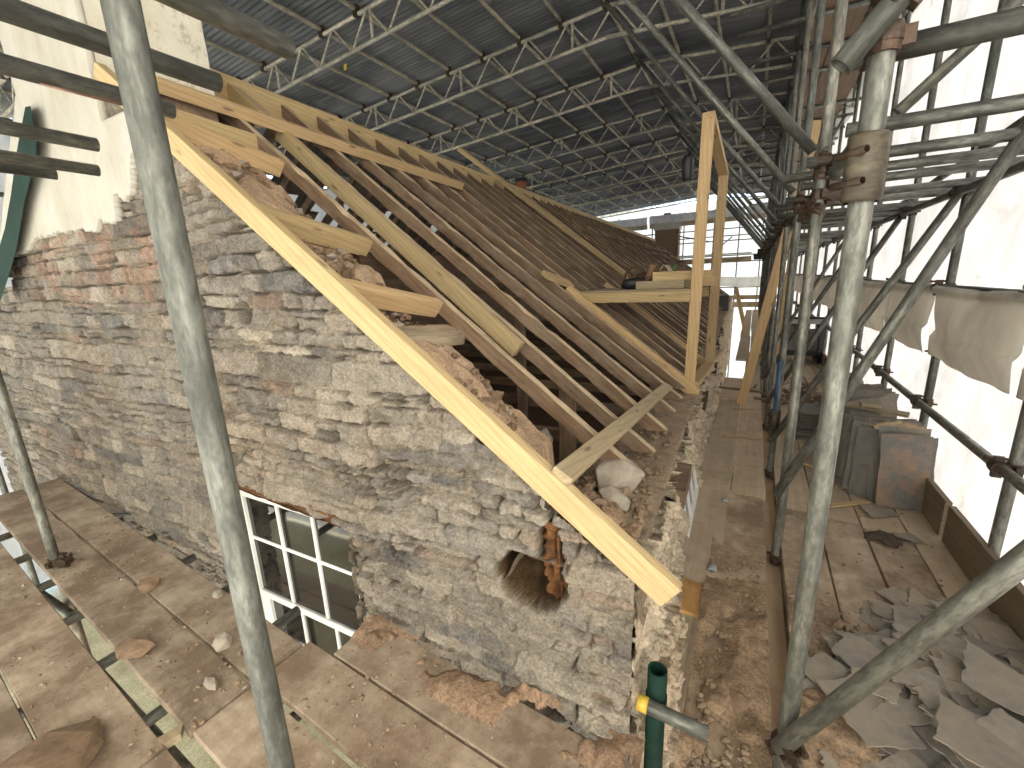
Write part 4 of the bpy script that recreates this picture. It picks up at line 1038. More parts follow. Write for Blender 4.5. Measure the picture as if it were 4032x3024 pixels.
# trusses
TD = .34
def truss_parts():
    def chord(x0, x1, dz):
        n = 10; p0 = Vector((x0, 0, ztin(x0) - .085 + dz)); p1 = Vector((x1, 0, ztin(x1) - .085 + dz))
        return p0, p1
    parts = []
    for x0, x1 in ((-10.3, RXR), (RXR, 1.55)):
        for dz in (0, -TD): parts.append(('chord',) + chord(x0, x1, dz))
    return parts
def web_mesh():
    vs_, fs = [], []
    def rod(p, q, r):
        M = frame(p, q); L = (Vector(q) - Vector(p)).length; b = len(vs_); n = 8
        for x in (0, L):
            for k in range(n):
                a = 2 * math.pi * k / n; vs_.append(M @ Vector((x, r * math.cos(a), r * math.sin(a))))
        for k in range(n): fs.append((b + k, b + n + k, b + n + (k + 1) % n, b + (k + 1) % n))
    x = -10.2; k = 0
    while x < 1.4:
        zt = lambda q: ztin(q) - .085
        rod((x, 0, zt(x)), (x + .29, 0, zt(x + .29) - TD), .0125); rod((x + .29, 0, zt(x + .29) - TD), (x + .58, 0, zt(x + .58)), .0125)
        if k % 3 == 1: rod((x + .04, .0, zt(x)), (x + .04, .0, zt(x) - TD), .019)
        x += .60; k += 1
    return mesh('lattice_web', vs_, fs, TRUSS, None, True)
chm = [tube_mesh('chord', (q - p).length, TRUSS, .02415, 12) for _, p, q in truss_parts()]; wmsh = web_mesh()
for k, y in enumerate(TY):
    t = thing('roof_truss', (RXR, y, RZR - .1), f'steel lattice truss spanning under the tin roof, {ordl(k)} from the camera', 'roof truss', 'lattice trusses under the tin roof')
    for me, (_, p, q) in zip(chm, truss_parts()): obj('chord', me, t, frame(p + Vector((0, y, 0)), q + Vector((0, y, 0))))
    obj('lattice_web', wmsh, t, Matrix.Translation((0, y, 0)))
tag(obj('warning_tag', mesh('warning_tag', [v for z in (0, .006) for v in ((0, 0, z), (.05, 0, z), (.05, .07, z), (0, .07, z))], [(0, 1, 2, 3), (4, 7, 6, 5), (0, 4, 5, 1), (1, 5, 6, 2), (2, 6, 7, 3), (3, 7, 4, 0)], YELLOW), None, Matrix.Translation(ony((1355, 278), 4.4)) @ Matrix.Rotation(R_(80), 4, 'X')), 'small yellow tag hanging from a truss at upper left', 'tag')

# ================================================================ WHITE SHEETING
def side_sheet():
    y = np.arange(.30, 22.4, .045); z = np.arange(-3.3, 4.78, .06)
    Y, Z = np.meshgrid(y, z, indexing='ij')
    fold = .045 * np.sin(Y * 4.9 + 2 * fbm(Y * .7, Z * .4, 2)) + .075 * (fbm(Y * 1.3, Z * .55, 4, 4) - .5) + .035 * (fbm(Y * 5, Z * 2.2, 6, 4) - .5)
    band = np.abs(fbm(Y * 2.2 + Z * 1.6, Z * 2.4 - Y * .5, 9, 3) - .5)
    crease = .03 * (1 - sst(band, 0, .05))
    X = 1.27 + fold + crease
    tag(grid_obj('plastic_sheet', np.stack([X, Y, Z], -1), SHEET), 'bright white translucent sheeting along the whole right side of the scaffold', 'sheeting')
side_sheet()
def wall_sheet(name, O, A, L, z0, z1, lab, st=.12):
    a = np.arange(0, L, st); z = np.arange(z0, z1, st); Aa, Z = np.meshgrid(a, z, indexing='ij')
    n = np.cross(np.array(A), (0, 0, 1.)); h = .06 * (fbm(Aa * .9, Z * .5, 5, 4) - .5) + .02 * np.sin(Aa * 3)
    P = np.array(O) + Aa[..., None] * np.array(A) + h[..., None] * n; P[..., 2] += Z
    tag(grid_obj(name, P, SHEET), lab, 'sheeting')
wall_sheet('plastic_sheet', (-10.6, 22.4, 0), (1, 0, 0), 11.95, -3.3, 4.85, 'white translucent sheeting closing the far end of the scaffold')
wall_sheet('plastic_sheet', (-10.5, -2.7, 0), (0, 1, 0), 25.2, -3.2, 4.3, 'white translucent sheeting on the far left side behind the house')
# sheeting folded over the rails: one hanging panel per bay
edges = [.3] + OUT_Y[1:]
for k in range(len(edges) - 1):
    y0, y1 = edges[k] + .04, edges[k + 1] - .02
    s, t = np.meshgrid(np.linspace(0, 1, 34), np.linspace(0, 1, 26), indexing='ij')
    pin = .009 * np.sin(np.pi * t) ** .8 * (1 + .5 * vn(s * 0 + k, t * 3, 3))
    yy = y0 + pin + (y1 - y0 - 2 * pin) * s
    sag = .05 * np.sin(np.pi * s)
    zt = 1.452 - .012 * np.sin(np.pi * s); zb = .985 - .016 * np.sin(np.pi * s) * (.6 + .6 * vn(s * 3, s * 0 + k, 4))
    ang = np.clip(t / .12, 0, 1)
    z = zt + (zb - zt) * t
    x = 1.055 - .028 * np.sin(ang * np.pi) + .045 * t - .075 * np.sin(np.pi * t) * np.sin(np.pi * s) ** .7 + .045 * (fbm(s * 3 + 5 * k, t * 2, 7, 2) - .5) + .014 * np.sin(s * 19 + k + 3 * t) * (1 - np.sin(np.pi * s) * .6)
    lo = sst(t, .55 + .12 * vn(s * 5, s * 0 + k, 9), .62 + .12 * vn(s * 5, s * 0 + k, 9))
    x = x - .022 * lo
    o = grid_obj('folded_sheet', np.stack([x, yy, z], -1), TARP)
    sm = o.modifiers.new('thickness', 'SOLIDIFY'); sm.thickness = .004
    tag(o, f'beige fold of sheeting hanging between two rails, {ordl(k)} bay from the camera', 'folded sheeting', 'folded sheeting along the rails')
# far end: rails, uprights and folded strips
for k, x in enumerate((-7.6, -6.0, -4.4, -3.0, -1.75, -.75, .12)):
    tube('upright_pole', (x, 21.9, -3.2), (x, 21.9, 4.3), f'thin looking upright pole against the far end sheeting, {ordl(k)} from the left', 'scaffold pole', 'poles of the far end')
for k, (z, x0, x1) in enumerate(((.1, -3.2, 1.1), (.95, -8, 1.1), (2.05, -8, 1.1), (2.32, -8, 1.1), (2.95, -8, .4), (3.15, -8, -.3), (3.45, -8, 1.1))):
    tube('ledger_pole', (x0, 21.83, z), (x1, 21.83, z), f'horizontal pole on the far end scaffold, {ordl(k)} up from the deck', 'scaffold pole', 'poles of the far end')
for k, (p, q) in enumerate((((-4.0, 21.78, 3.5), (-1.9, 21.78, 2.95)), ((-1.9, 21.76, 2.3), (-1.0, 21.76, 3.1)))):
    tube('brace_pole', p, q, ('falling', 'rising')[k] + ' brace on the far end scaffold behind the square chimney', 'scaffold pole')
for k, (x0, x1) in enumerate(((-8, -4.6), (-4.5, -.6), (-.5, 1.1))):
    tag(beam('end_plank', (x0, 21.72, 3.78 + .03 * k), (x1, 21.72, 3.80 + .03 * k), .03, .21, (OLDT, OLDT, OLDT)[k], None, ZZ), f'brown plank under the tin at the far end, {ORD[k]} from the left', 'plank', 'planks at the far end')
    s, t = np.meshgrid(np.linspace(0, 1, 60), np.linspace(0, 1, 10), indexing='ij')
    P = np.stack([x0 + (x1 - x0) * s, 21.66 - .05 * np.sin(np.pi * t) + .02 * np.sin(s * 31), 3.88 + .03 * k + .34 * t], -1)
    tag(grid_obj('folded_sheet', P, SHEET), f'white rolled strip of sheeting above the far end plank, {ORD[k]} from the left', 'folded sheeting', 'rolled strips at the far end')
s, t = np.meshgrid(np.linspace(0, 1, 60), np.linspace(0, 1, 10), indexing='ij')
tag(grid_obj('folded_sheet', np.stack([-1.8 + 2.9 * s, 21.7 - .05 * np.sin(np.pi * t), .98 + .42 * t + .03 * np.sin(s * 9)], -1), TARP), 'pale fold of sheeting on the far end rail at the end of the walkway', 'folded sheeting')
for k, (z, wd) in enumerate(((.22, .2), (.52, .18))):
    tag(beam('end_plank', (-1.6, 21.6, z), (1.05, 21.6, z), .035, wd, OLDT, None, ZZ), ('low', 'raised')[k] + ' toe plank closing the far end of the walkway', 'plank')
for k, z in enumerate((2.12, 2.36)):
    tag(beam('end_plank', (-3.4, 21.4 - .3 * k, z), (-.2, 21.4 - .3 * k, z), .22, .05 if k else .22, OLDT, None, ZZ), ('lower', 'upper')[k] + ' staging board beside the square chimney at the far end', 'plank')
# scaffold beyond the rear slope, glimpsed through the rafters
for k in range(7):
    tube('upright_pole', (-6.6, 1.0 + 2.4 * k, -3.2), (-6.6, 1.0 + 2.4 * k, 4.2), f'upright pole on the left scaffold behind the roof, {ordl(k)} from the camera', 'scaffold pole', 'left scaffold behind the roof')
for k, z in enumerate((.6, 1.6, 2.6, 3.3)):
    tube('ledger_pole', (-6.55, -1, z), (-6.55, 17, z), f'rail of the left scaffold behind the house, {ordl(k)} up', 'scaffold pole', 'left scaffold behind the roof')

# ================================================================ SLATES
def slate_mesh(wd, L, seed, ragged=.006, nick=False, th=.006):
    rs = random.Random(seed); pts = []
    def side(a, b, n, jit):
        for i in range(n):
            t = i / n; pts.append((a[0] + (b[0] - a[0]) * t + rs.uniform(-jit, jit), a[1] + (b[1] - a[1]) * t + rs.uniform(-jit, jit)))
    cs = [(-wd / 2, 0), (wd / 2, 0), (wd / 2, L), (-wd / 2, L)]
    if nick == 1: cs = [(-wd / 2, 0), (wd / 2, rs.uniform(0, .3) * L), (wd / 2 * rs.uniform(.6, 1), L * rs.uniform(.7, 1)), (-wd / 2 * rs.uniform(-.2, .8), L)]
    elif nick == 2: cs = [(-wd / 2, 0), (wd / 2 * .8, 0), (wd / 2, L * .8), (wd / 4, L), (-wd / 2, L * .9)]
    elif nick == 3: cs = [(-wd / 2, 0), (wd / 2, L * .15), (0, L)]
    for a, b in zip(cs, cs[1:] + cs[:1]): side(a, b, 9, ragged)
    n = len(pts); vs_ = [(x, y, 0) for x, y in pts] + [(x, y, th) for x, y in pts]
    fs = [tuple(reversed(range(n))), tuple(range(n, 2 * n))] + [(i, (i + 1) % n, n + (i + 1) % n, n + i) for i in range(n)]
    return fs, vs_
def slate(M, wd, L, seed, mat, lab, group, nick=0, ragged=.005):
    fs, vs_ = slate_mesh(wd, L, seed, ragged, nick)
    return tag(obj('roof_slate', mesh('roof_slate', vs_, fs, mat), None, M), lab, 'slate', group)
def stand(x, y, z, rz, lean):           # slate on its short edge; x across, leaning back
    return Matrix.Translation((x, y, z)) @ Matrix.Rotation(rz, 4, 'Z') @ Matrix.Rotation(math.pi / 2 - lean, 4, 'X')
G1 = 'slates in the near stack on edge'
for k in range(9):
    y = 3.50 + .028 * k; wd = (.275, .29, .28, .30, .27, .3, .28, .3, .29)[k]
    x = (.975, .985, .975, .955, .94, .95, .93, .95, .94)[k]; L = (.50, .485, .53, .50, .53, .52, .55, .53, .54)[k]
    slate(stand(x, y, .004, .12 + rnd.uniform(-.06, .06), .18), wd, L, 50 + k, SLATE if k else SLATEO, 'front dusty grey slate of the near stack on edge with orange stains' if k == 0 else 'grey slate behind the front one in the near stack on edge', G1 if k else None, nick=0, ragged=.004)
for k in range(7):
    slate(stand(.80 + .010 * (k % 3), 3.60 + .045 * k, .004, -.25 + rnd.uniform(-.08, .08), .10), .19 if k == 0 else .26, .50 + .02 * (k % 3), 70 + k, SLATE, 'narrow slate leaning left of the front slate' if k == 0 else 'dark slate standing behind the narrow leaning one', 'slates in the dark middle stack' if k else None)
for k in range(8):
    slate(stand(.76 + .015 * (k % 2), 3.95 + .04 * k, .004, -.5 + rnd.uniform(-.08, .08), .12), .28, .48 + .015 * (k % 3), 90 + k, SLATE, 'dark slate standing in the stack just behind the big upright pole', 'slates behind the big upright pole')
for k in range(8):
    slate(stand(.95 - .008 * k, 4.32 + .035 * k, .004, .10 + rnd.uniform(-.08, .08), .16), .30 + .02 * (k % 2), .56 + .012 * (k % 4), 110 + k, SLATED if k == 0 else SLATE, 'large tan grey slate with clipped corners at the front of the rear stack' if k == 0 else 'slate in the rear stack on edge behind the wooden batten', 'slates in the rear stack' if k else None, nick=2 if k == 0 else 0)
for k in range(7):
    slate(stand(.86, 5.0 + .04 * k, .004, .15 + rnd.uniform(-.1, .1), .14), .30, .50 + .01 * k, 130 + k, SLATED, 'slate in the stepped stack furthest along the toe board', 'slates in the furthest stack')
for k in range(22):
    slate(Matrix.Translation((.60 + rnd.uniform(-.02, .02), 4.75 + rnd.uniform(-.02, .02), .004 + .0115 * k)) @ Matrix.Rotation(rnd.uniform(-.08, .08), 4, 'Z'), .26, .42, 150 + k, SLATE, 'slate in the flat dark pile behind the big upright pole', 'slates in the flat pile')
tag(beam('wood_strip', (.73, 4.20, .515), (1.085, 4.08, .50), .10, .022, GREYT, None, ZZ), 'flat piece of wood resting on top of the rear slate stack', 'wood strip')
tag(beam('wood_block', (.80, 4.12, .545), (.92, 4.12, .545), .08, .03, GREYT, None, ZZ), 'small wood block on the flat piece of wood over the slates', 'wood block')
def crumple(name, c, sx, sy, sz, mat, lab, cat, rz=0.):
    s, t = np.meshgrid(np.linspace(-1, 1, 26), np.linspace(-1, 1, 16), indexing='ij')
    z = sz * (1 - s ** 2 * .7) * (1 - t ** 2 * .8) * (.5 + fbm(s * 3 + c[0], t * 3, 4, 4)) + .03 * (fbm(s * 5, t * 5, 6) - .5)
    x = s * sx; y = t * sy * (.6 + .5 * vn(s * 3, s * 0, 4))
    P = np.stack([c[0] + x * math.cos(rz) - y * math.sin(rz), c[1] + x * math.sin(rz) + y * math.cos(rz), c[2] + z], -1)
    o = grid_obj(name, P, mat); m = o.modifiers.new('thickness', 'SOLIDIFY'); m.thickness = .004
    return tag(o, lab, cat)
crumple('torn_felt', (.93, 3.70, .50), .15, .05, .045, plain('pale_felt', (.52, .40, .27), .9), 'torn pale roofing felt draped on the near slate stack', 'felt', .3)
# broken slates bottom right
BG = 'broken slates heaped at bottom right'
rs = random.Random(21)
def flat(x, y, z, rz, tx, ty): return Matrix.Translation((x, y, z)) @ Matrix.Rotation(rz, 4, 'Z') @ Matrix.Rotation(tx, 4, 'X') @ Matrix.Rotation(ty, 4, 'Y')
big = [((3780, 2560), .24, .33, -2.0, .15, 'broad grey broken slate sloping over the top of the heap', 1), ((3850, 2800), .22, .28, -2.3, .12, 'thick edged slate piece with a straight top edge, lower right of the heap', 0),
       ((3560, 2905), .22, .26, .5, .08, 'jagged toothed slate at the bottom centre of the heap', 2), ((3420, 2730), .16, .20, .9, .05, 'olive grey broken slate under the diagonal tube', 0), ((3890, 2980), .22, .24, -.3, .14, 'large pale slate at the very corner of the picture', 0)]
for (px, wd, L, rz, z, lab, nk) in big:
    p = onz(px, z); slate(flat(p.x - .02, p.y - .05, z, rz, rs.uniform(-.12, .12), rs.uniform(-.12, .12)), wd, L, rs.randrange(999), SLATED, lab, None, nk, .007)
for k in range(210):
    a = rs.random(); b = rs.random()
    y = 1.40 + .95 * a; x = .36 + .66 * b + (.10 if a > .5 else 0) * a
    if x - .36 < (y - 1.55) * .55: x = .36 + (y - 1.55) * .55 + rs.random() * .3
    x = min(x, 1.02)
    hgt = .13 * max(0, 1 - abs(x - .85) / .5) * max(0, 1 - abs(y - 1.75) / .65)
    slate(flat(x, y, .006 + hgt * rs.random() + .012 * rs.random(), rs.uniform(0, 6.28), rs.uniform(-.22, .22) * (.3 + hgt * 6), rs.uniform(-.22, .22) * (.3 + hgt * 6)), rs.uniform(.08, .21), rs.uniform(.09, .26), 300 + k, SLATED if rs.random() < .8 else SLATE, 'broken grey slate fragment in the heap on the deck', BG, rs.choice((0, 1, 1, 2, 3)), .006)
for k, (px, wd, L, rz, lab) in enumerate((((3490, 2030), .20, .17, .4, 'flat pale slate fragment in front of the near stack'), ((3610, 2110), .12, .12, 1.9, 'pale four sided slate piece beside the dark debris on the deck'), ((3900, 2500), .06, .06, .5, 'small pale slate triangle propped by the near toe board'), ((3370, 2590), .13, .15, .7, 'thin slate lying across the deck gap near the heap'))):
    p = onz(px, .008); slate(flat(p.x, p.y - .05, .008 + .004 * k, rz, .05, .03), wd, L, 600 + k, SLATED, lab, None, 1, .005)

# ================================================================ THINGS ON THE DECK
def stick(pa, pb, wdt, mat, lab, th=.012, z=.012):
    a, b = onz(pa, z), onz(pb, z)
    return tag(beam('wood_strip', a, b, wdt, th, mat, None, ZZ, seg=3, jit=.001), lab, 'wood strip')
z4 = lambda a, b: (2500 + a * .4219, 1300 + b * .4219)
s8 = lambda a, b: (2950 + a * .4822, 1500 + b * .4822)
stick(z4(810, 985), z4(1180, 1018), .025, NEW2, 'thin pale lath lying across the walkway boards')
stick(z4(915, 732), z4(1115, 740), .022, GREYT, 'short lath on the walkway near the foot of the leaning plank')
stick(z4(785, 528), z4(1185, 575), .05, OLDS, 'curved brown strip of wood across the walkway beyond the leaning plank', .02)
stick(s8(350, 640), s8(525, 700), .030, NEW2, 'pale stick beside the big upright pole on the main deck')
stick(s8(355, 428), s8(565, 424), .028, NEW2, 'pale stick lying across the deck left of the dark slates')
stick(s8(648, 1020), s8(975, 985), .045, NEW, 'pale pointed lath in front of the slate stacks')
stick(s8(695, 748), s8(785, 780), .03, GREYT, 'short offcut at the foot of the dark slates')
zz = lambda a, b: (2850 + a * .3617, 950 + b * .3617)
stick(zz(820, 1530), zz(960, 1548), .09, GREYT, 'broken board end on the deck by the dark rubbish')
stick(zz(980, 1260), zz(1105, 1370), .06, NEW2, 'pale board propped flat near the trestle foot', .03, .03)
stick(zz(975, 1290), zz(1080, 1400), .05, GREYT, 'second pale board lying beside the one near the trestle foot', .03, .02)
lp0 = Vector((-.03, 5.80, .0)); lp1 = Vector((.43, 5.80, 3.05))
tag(beam('leaning_plank', lp0 + Vector((0, .0, .002)), lp1, .045, .10, NEW2, None, Vector((1, 0, -.15)), seg=4, jit=.001), 'long pine plank leaning steeply against the inner upright poles', 'plank')
a = ony((3100, 1195), 8.6)
tag(beam('leaning_plank', (.42, 8.6, .02), (.50, 8.55, 1.9), .045, .10, NEW2, None, Vector((1, 0, 0))), 'pine plank standing upright behind the leaning one', 'plank')
tag(beam('leaning_plank', (-.10, 13.0, .01), (-.42, 13.0, 1.2), .04, .10, NEW2, None, Vector((1, 0, 0))), 'far pine plank leaning toward the eaves at the end of the walkway', 'plank')
def trestle():
    t = thing('folding_trestle', (.78, 8.9, 0), 'black and grey folding trestle holding slates on the deck', 'trestle')
    for y in (8.75, 9.25):
        for x in (.47, 1.06):
            beam('leg', (x, y, 0), (x, y, .46), .07, .09, BLACK, t, VY); beam('leg_sleeve', (x, y, .18), (x, y, .50), .055, .055, GREYM, t, VY)
            beam('leg', (x, y, .46), (x, y, .70), .085, .10, BLACK, t, VY)
        beam('top_rail', (.40, y, .73), (1.13, y, .73), .09, .07, GREYM if y < 9 else BLACK, t)
        beam('tray_rail', (.47, y, .20), (1.06, y, .20), .05, .09, BLACK, t)
    beam('tray', (.49, 9.0, .16), (1.04, 9.0, .16), .5, .02, BLACK, t)
trestle()
for k in range(12):
    slate(stand(.80 + rnd.uniform(-.02, .02), 8.84 + .03 * k, .175, rnd.uniform(-.06, .06), .15), .42, .36 + .01 * (k % 4), 700 + k, SLATE, 'dark slate standing in the black trestle', 'slates in the trestle')
def rubbish():
    rs2 = random.Random(9); vs_ = []; fs = []
    for k in range(70):
        c = (.62 + rs2.gauss(0, .17), 6.2 + rs2.gauss(0, .35), .02 + abs(rs2.gauss(0, .05)))
        L = rs2.uniform(.08, .3); w_ = rs2.uniform(.012, .05); th = rs2.uniform(.004, .015)
        M = Matrix.Translation(c) @ Matrix.Rotation(rs2.uniform(0, 6.28), 4, 'Z') @ Matrix.Rotation(rs2.uniform(-.5, .5), 4, 'Y') @ Matrix.Rotation(rs2.uniform(-.6, .6), 4, 'X')
        b = len(vs_)
        for x in (-1, 1):
            for y in (-1, 1):
                for z in (-1, 1): vs_.append(M @ Vector((x * L / 2 * rs2.uniform(.8, 1), y * w_ / 2, z * th / 2)))
        for f in ((0, 1, 3, 2), (4, 6, 7, 5), (0, 4, 5, 1), (2, 3, 7, 6), (0, 2, 6, 4), (1, 5, 7, 3)): fs.append(tuple(b + i for i in f))
    tag(obj('wood_rubbish', mesh('wood_rubbish', vs_, fs, OLDS)), 'heap of splintered dark timber scraps on the deck behind the slates', 'rubbish', kind='stuff')
rubbish()
# orange ply offcut and other scraps by the eaves wall
def slab(name, pts, z, th, mat, lab, cat):
    V = [onz(p, z) for p in pts]; n = len(V)
    vs_ = V + [v - ZZ * th for v in V]
    fs = [tuple(range(n)), tuple(reversed(range(n, 2 * n)))] + [(i, n + i, n + (i + 1) % n, (i + 1) % n) for i in range(n)]
    return tag(obj(name, mesh(name, vs_, fs, mat)), lab, cat)
z2 = lambda a, b: (2400 + a * .4821, 1900 + b * .4821)
slab('ply_offcut', [z2(*p) for p in ((605, 772), (850, 862), (752, 862), (725, 1082), (588, 1035), (600, 800))][::-1], .012, .02, PLY, 'orange ply offcut at the end of the short walkway board under the barge rafter', 'ply offcut')
for k, (px, lab) in enumerate(((z2(840, 705), 'grey curved hook plate between the walkway boards, nearer one'), (z2(945, 150), 'grey hook plate between the walkway boards, further one'))):
    p = onz(px, .0); s, t = np.meshgrid(np.linspace(-1, 1, 9), np.linspace(0, 1, 7), indexing='ij')
    P = np.stack([p.x + .022 * s, p.y + .05 * (t - .5), .004 + .022 * np.sin(np.pi * t * .9) * (1 - .3 * s ** 2)], -1)
    o = grid_obj('hook_plate', P, GREYM); o.modifiers.new('thickness', 'SOLIDIFY').thickness = .003; tag(o, lab, 'metal plate')
q3 = lambda a, b: (a * .6173, 2000 + b * .6173)
slab('wood_wedge', [q3(*p) for p in ((1000, 1470), (1165, 1370), (1150, 1440), (1050, 1500))][::-1], .01, .03, GREYT, 'splintered wood wedge lying across the open gap at bottom left', 'wood wedge')
# small rail panel (vent grille) on the far eaves
tag(box('grille_panel', -.32, .05, 12.2, 12.5, .55, .98, plain('grey_grille', (.12, .12, .125), .6), None, HM), 'grey box panel standing on the far eaves beyond the dormer studs', 'panel')

# ================================================================ RUBBLE, STONES, DIRT
def stone(px, plane, s, seed, lab, mat, flat_=.75):
    c = plane(px)
    rs2 = random.Random(seed); vs_, F = rock_geo(rs2, (0, 0, 0), s, flat_)
    me = mesh('loose_stone', vs_, F, mat)
    o = obj('loose_stone', me, None, Matrix.Translation(c + ZZ * s * .32))
    bv = o.modifiers.new('edge', 'BEVEL'); bv.width = .06 * s; bv.segments = 2
    return tag(o, lab, 'stone')
PALE = plain('pale_limestone', (.46, .40, .33), .9, var=.16, scale=14, b=.5)
BROWN = plain('brown_stone', (.30, .20, .125), .95, var=.22, scale=20, b=.7)
wt = lambda p: onz(p, .565)
b0 = lambda p: onz(p, 0.0)
stone((2440, 1915), wt, .17, 4, 'big pale angular stone on the wall head beside the loose plank', PALE, .85)
stone((2425, 1975), wt, .085, 8, 'smaller pale stone just below the big one on the wall head', PALE, .6)
stone((2130, 1760), wt, .11, 5, 'pinkish stone in the rubble beside the barge rafter', PALE, .6)
stone((2900, 2775), b0, .055, 12, 'brown lump of stone on the rubble strewn walkway board', BROWN, .8)
stone((3300, 2465), b0, .035, 14, 'small brown stone over the gap between the deck boards', BROWN)
stone((3560, 2660), b0, .08, 16, 'brown stone lump beside the broken slate heap', BROWN, .8)
stone((3340, 2800), b0, .07, 17, 'brown crumbly lump below the diagonal tube at the heap', BROWN, .7)
stone((3140, 2890), b0, .06, 18, 'pale mortar lump beside the foot of the diagonal tube', PALE, .6)
stone((880, 2535), b0, .050, 19, 'pale pointed stone left of the big upright pole on the gable boards', PALE, 1.0)
stone((860, 2345), b0, .03, 20, 'small pale stone at the edge of the wall board near the window', PALE)
stone((830, 2700), b0, .035, 22, 'white chip near the butt joint left of the big pole', PALE)
stone((250, 3010), b0, .15, 24, 'large flat brown stone slab at the bottom left corner', BROWN, .22)
stone((590, 2310), b0, .06, 25, 'flat brown stone on the gable boards near the wall', BROWN, .4)
stone((540, 2565), b0, .08, 26, 'flat brown flake beside the open gap', BROWN, .22)
def debris(name, fn, n, smin, smax, mat, lab, seed, flat_=.7):
    rs2 = random.Random(seed); vs_ = []; fs = []
    for k in range(n):
        c, sc = fn(rs2)
        if c is None: continue
        s = smin * (smax / smin) ** (rs2.random() ** 2.2) * sc
        v, F = rock_geo(rs2, Vector(c) + ZZ * s * .2, s, flat_); b = len(vs_); vs_ += v; fs += [tuple(b + i for i in f) for f in F]
    return tag(obj(name, mesh(name, vs_, fs, mat)), lab, 'rubble', kind='stuff')
EARTHP = plain('brown_crumbs', (.35, .25, .165), .95, var=.25, scale=30, b=.4)
def mound(name, x0, x1, y0, y1, fn, lab, st=.009, col=(.30, .21, .135)):
    X, Y = np.meshgrid(np.arange(x0, x1, st), np.arange(y0, y1, st), indexing='ij')
    z = fn(X, Y) + .012 * (fbm(X * 30, Y * 30, 4, 4) - .5) + .006 * (fbm(X * 90, Y * 90, 6, 3) - .5)
    c = np.array(col) * (.6 + .8 * fbm(X * 14, Y * 14, 8, 5)[..., None]) * (.7 + .6 * fbm(X * 60, Y * 60, 2, 3)[..., None])
    m = z > .001
    tag(grid_obj(name, np.stack([X, Y, z], -1), EARTH, None, c, m), lab, 'dirt', kind='stuff')
mound('dirt_spill', -.105, .182, .9, 2.45, lambda X, Y: -.010 + .055 * sst(fbm(X * 5, Y * 3, 3, 4), .32, .75) * (1 - sst(Y, 1.9, 2.45)) , 'spill of brown earth and crumbs on the near walkway board')
mound('dirt_spill', .26, .80, 1.35, 2.35, lambda X, Y: -.022 + .075 * sst(fbm(X * 4, Y * 4, 5, 4), .38, .75) * (1 - sst(np.hypot((X - .42) / .42, (Y - 1.75) / .55), .45, 1.05)), 'spill of brown earth beside the foot of the inner pole on the main deck')
mound('dirt_spill', -1.5, -.2, .97, 1.21, lambda X, Y: -.020 + .055 * sst(fbm(X * 5, Y * 5, 7, 4), .36, .7) * sst(Y + .0545 * (X + 1.7), .98, 1.12), 'crumbled mortar and earth on the wall board right of the window', col=(.30, .20, .13))
mound('dark_debris', .62, 1.05, 2.75, 3.25, lambda X, Y: -.020 + .05 * sst(fbm(X * 8, Y * 8, 9, 4), .42, .7) * (1 - sst(np.hypot((X - .84) / .2, (Y - 3.0) / .22), .4, 1.0)), 'dark slaty debris on the deck in front of the near slate stack', col=(.10, .08, .06))
def on_gable(r):
    x = -1.7 - 2.6 * r.random() ** 1.5 if r.random() < .45 else -1.45 + 1.3 * r.random(); y = .0 + 1.2 * r.random() ** .8 - .0545 * (x + 1.7)
    if vn(x * 2.2, y * 3, 3) < .45 and r.random() < .7: return None, 0
    yl = y + .0545 * (x + 1.7)
    if (x > -1.7 and x < -1.5 and yl > .97) or (x > -.2 and yl > .7): return None, 0
    if x < -1.7 and yl > .94: return None, 0
    if x < -1.7 and .41 < y + .0545 * (x + 1.7) < .50: return None, 0
    return (x, y, .0), 1
debris('rubble_crumbs', on_gable, 3200, .002, .014, EARTHP, 'scattered brown crumbs and grit on the gable boards', 31)
debris('rubble_crumbs', on_gable, 700, .002, .011, PALE, 'scattered pale mortar chips on the gable boards', 32)
def on_walk(r):
    y = 1.0 + 1.5 * r.random() ** 1.4
    return (r.uniform(-.09, .17), y, .0 if y > 2.2 else .012), 1
debris('rubble_crumbs', on_walk, 1500, .002, .018, EARTHP, 'brown crumbs over the near walkway board', 33)
def on_deck(r):
    if r.random() < .55: return (.27 + .55 * r.random() ** 1.6, 1.1 + 1.2 * r.random(), .0), 1
    return (r.uniform(.28, 1.05), 1.0 + 6 * r.random() ** 1.6, .0), .8
debris('rubble_crumbs', on_deck, 1900, .002, .018, EARTHP, 'brown crumbs and grit over the main deck', 34)
debris('rubble_crumbs', on_deck, 400, .002, .012, PALE, 'pale mortar chips over the main deck', 35)
def on_head(r):
    if r.random() < .6:
        u, v = -.75 + .6 * r.random(), .12 + .62 * r.random()
        return B(u, v, .56 + .03 * r.random()), 1.25
    return B(-.36 + .34 * r.random(), .1 + 1.5 * r.random() ** 1.5, .56), .8
debris('rubble_crumbs', on_head, 1300, .005, .036, EARTHP, 'loose brown rubble on the wall head between the rafter feet', 36, .8)
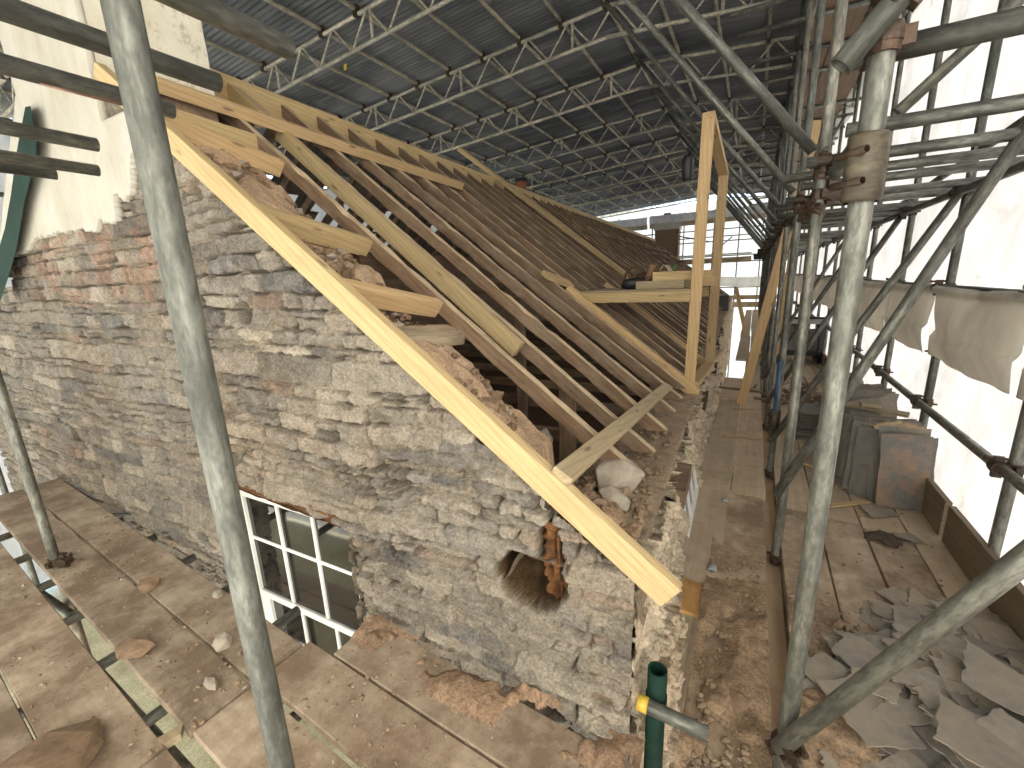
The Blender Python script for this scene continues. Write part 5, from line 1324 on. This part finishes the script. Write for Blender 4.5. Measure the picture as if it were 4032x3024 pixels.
def on_core(r):
    u, v = -2.6 + 2.0 * r.random(), .06 + .4 * r.random()
    z = zroof(u) - .13 + .03 * r.random(); return B(u, v, z), 1
debris('rubble_crumbs', on_core, 1300, .005, .04, BROWN, 'stones and crumbs bedded in the earth core of the gable', 37, .8)
debris('rubble_crumbs', on_core, 300, .005, .035, PALE, 'pale stones bedded in the earth core of the gable', 38, .8)

# ================================================================ GREENERY BELOW
def bush(c, r, lab, seed, n=900):
    t = thing('leafy_bush', c, lab, 'bush'); rs2 = random.Random(seed); vs_ = []; fs = []
    for k in range(n):
        d = Vector((rs2.gauss(0, 1), rs2.gauss(0, 1), rs2.gauss(0, 1))).normalized() * r * rs2.uniform(.45, 1) ** .5
        p = Vector(c) + Vector((d.x, d.y, abs(d.z) * .9 + .3)); s = rs2.uniform(.03, .07)
        M = Matrix.Rotation(rs2.uniform(0, 6.28), 3, 'Z') @ Matrix.Rotation(rs2.uniform(-1.2, 1.2), 3, 'X'); b = len(vs_)
        for q in ((-.5, 0, 0), (0, -.8, .1), (.5, 0, 0), (0, 1, .15)): vs_.append(p + M @ Vector(q) * s)
        fs.append((b, b + 1, b + 2, b + 3))
    obj('crown', mesh('crown', vs_, fs, LEAF), t); tube('trunk', Vector(c), Vector(c) + ZZ * .9, parent=t, mat=BARK, r=.04)
bush((-.25, 8.6, -3.3), 1.1, 'bright green bush at ground level seen through the gap beside the eaves wall', 3, 2200)

tag(beam('scaffold_board', (.222, -1.0, -.13), (.225, 6.4, -.13), .16, .038, BRD, None, ZZ, seg=6, jit=.001), 'lower board showing in the slot between walkway and main deck', 'scaffold board')
wall_sheet('plastic_sheet', (-10.5, -2.6, 0), (1, 0, 0), 11.95, -3.3, 4.95, 'translucent sheeting closing the scaffold behind the camera')
bpy.data.objects['plastic_sheet.001'].data.materials[0] = SHEETF
bpy.data.objects['plastic_sheet.003'].data.materials[0] = SHEETM
wall_sheet('plastic_sheet', (1.30, -2.7, 0), (0, 1, 0), 3.12, -3.3, 4.78, 'added unseen sheeting on the right beside the camera, thinned to let in light')
bpy.data.objects['plastic_sheet.004'].data.materials[0] = SHEETB
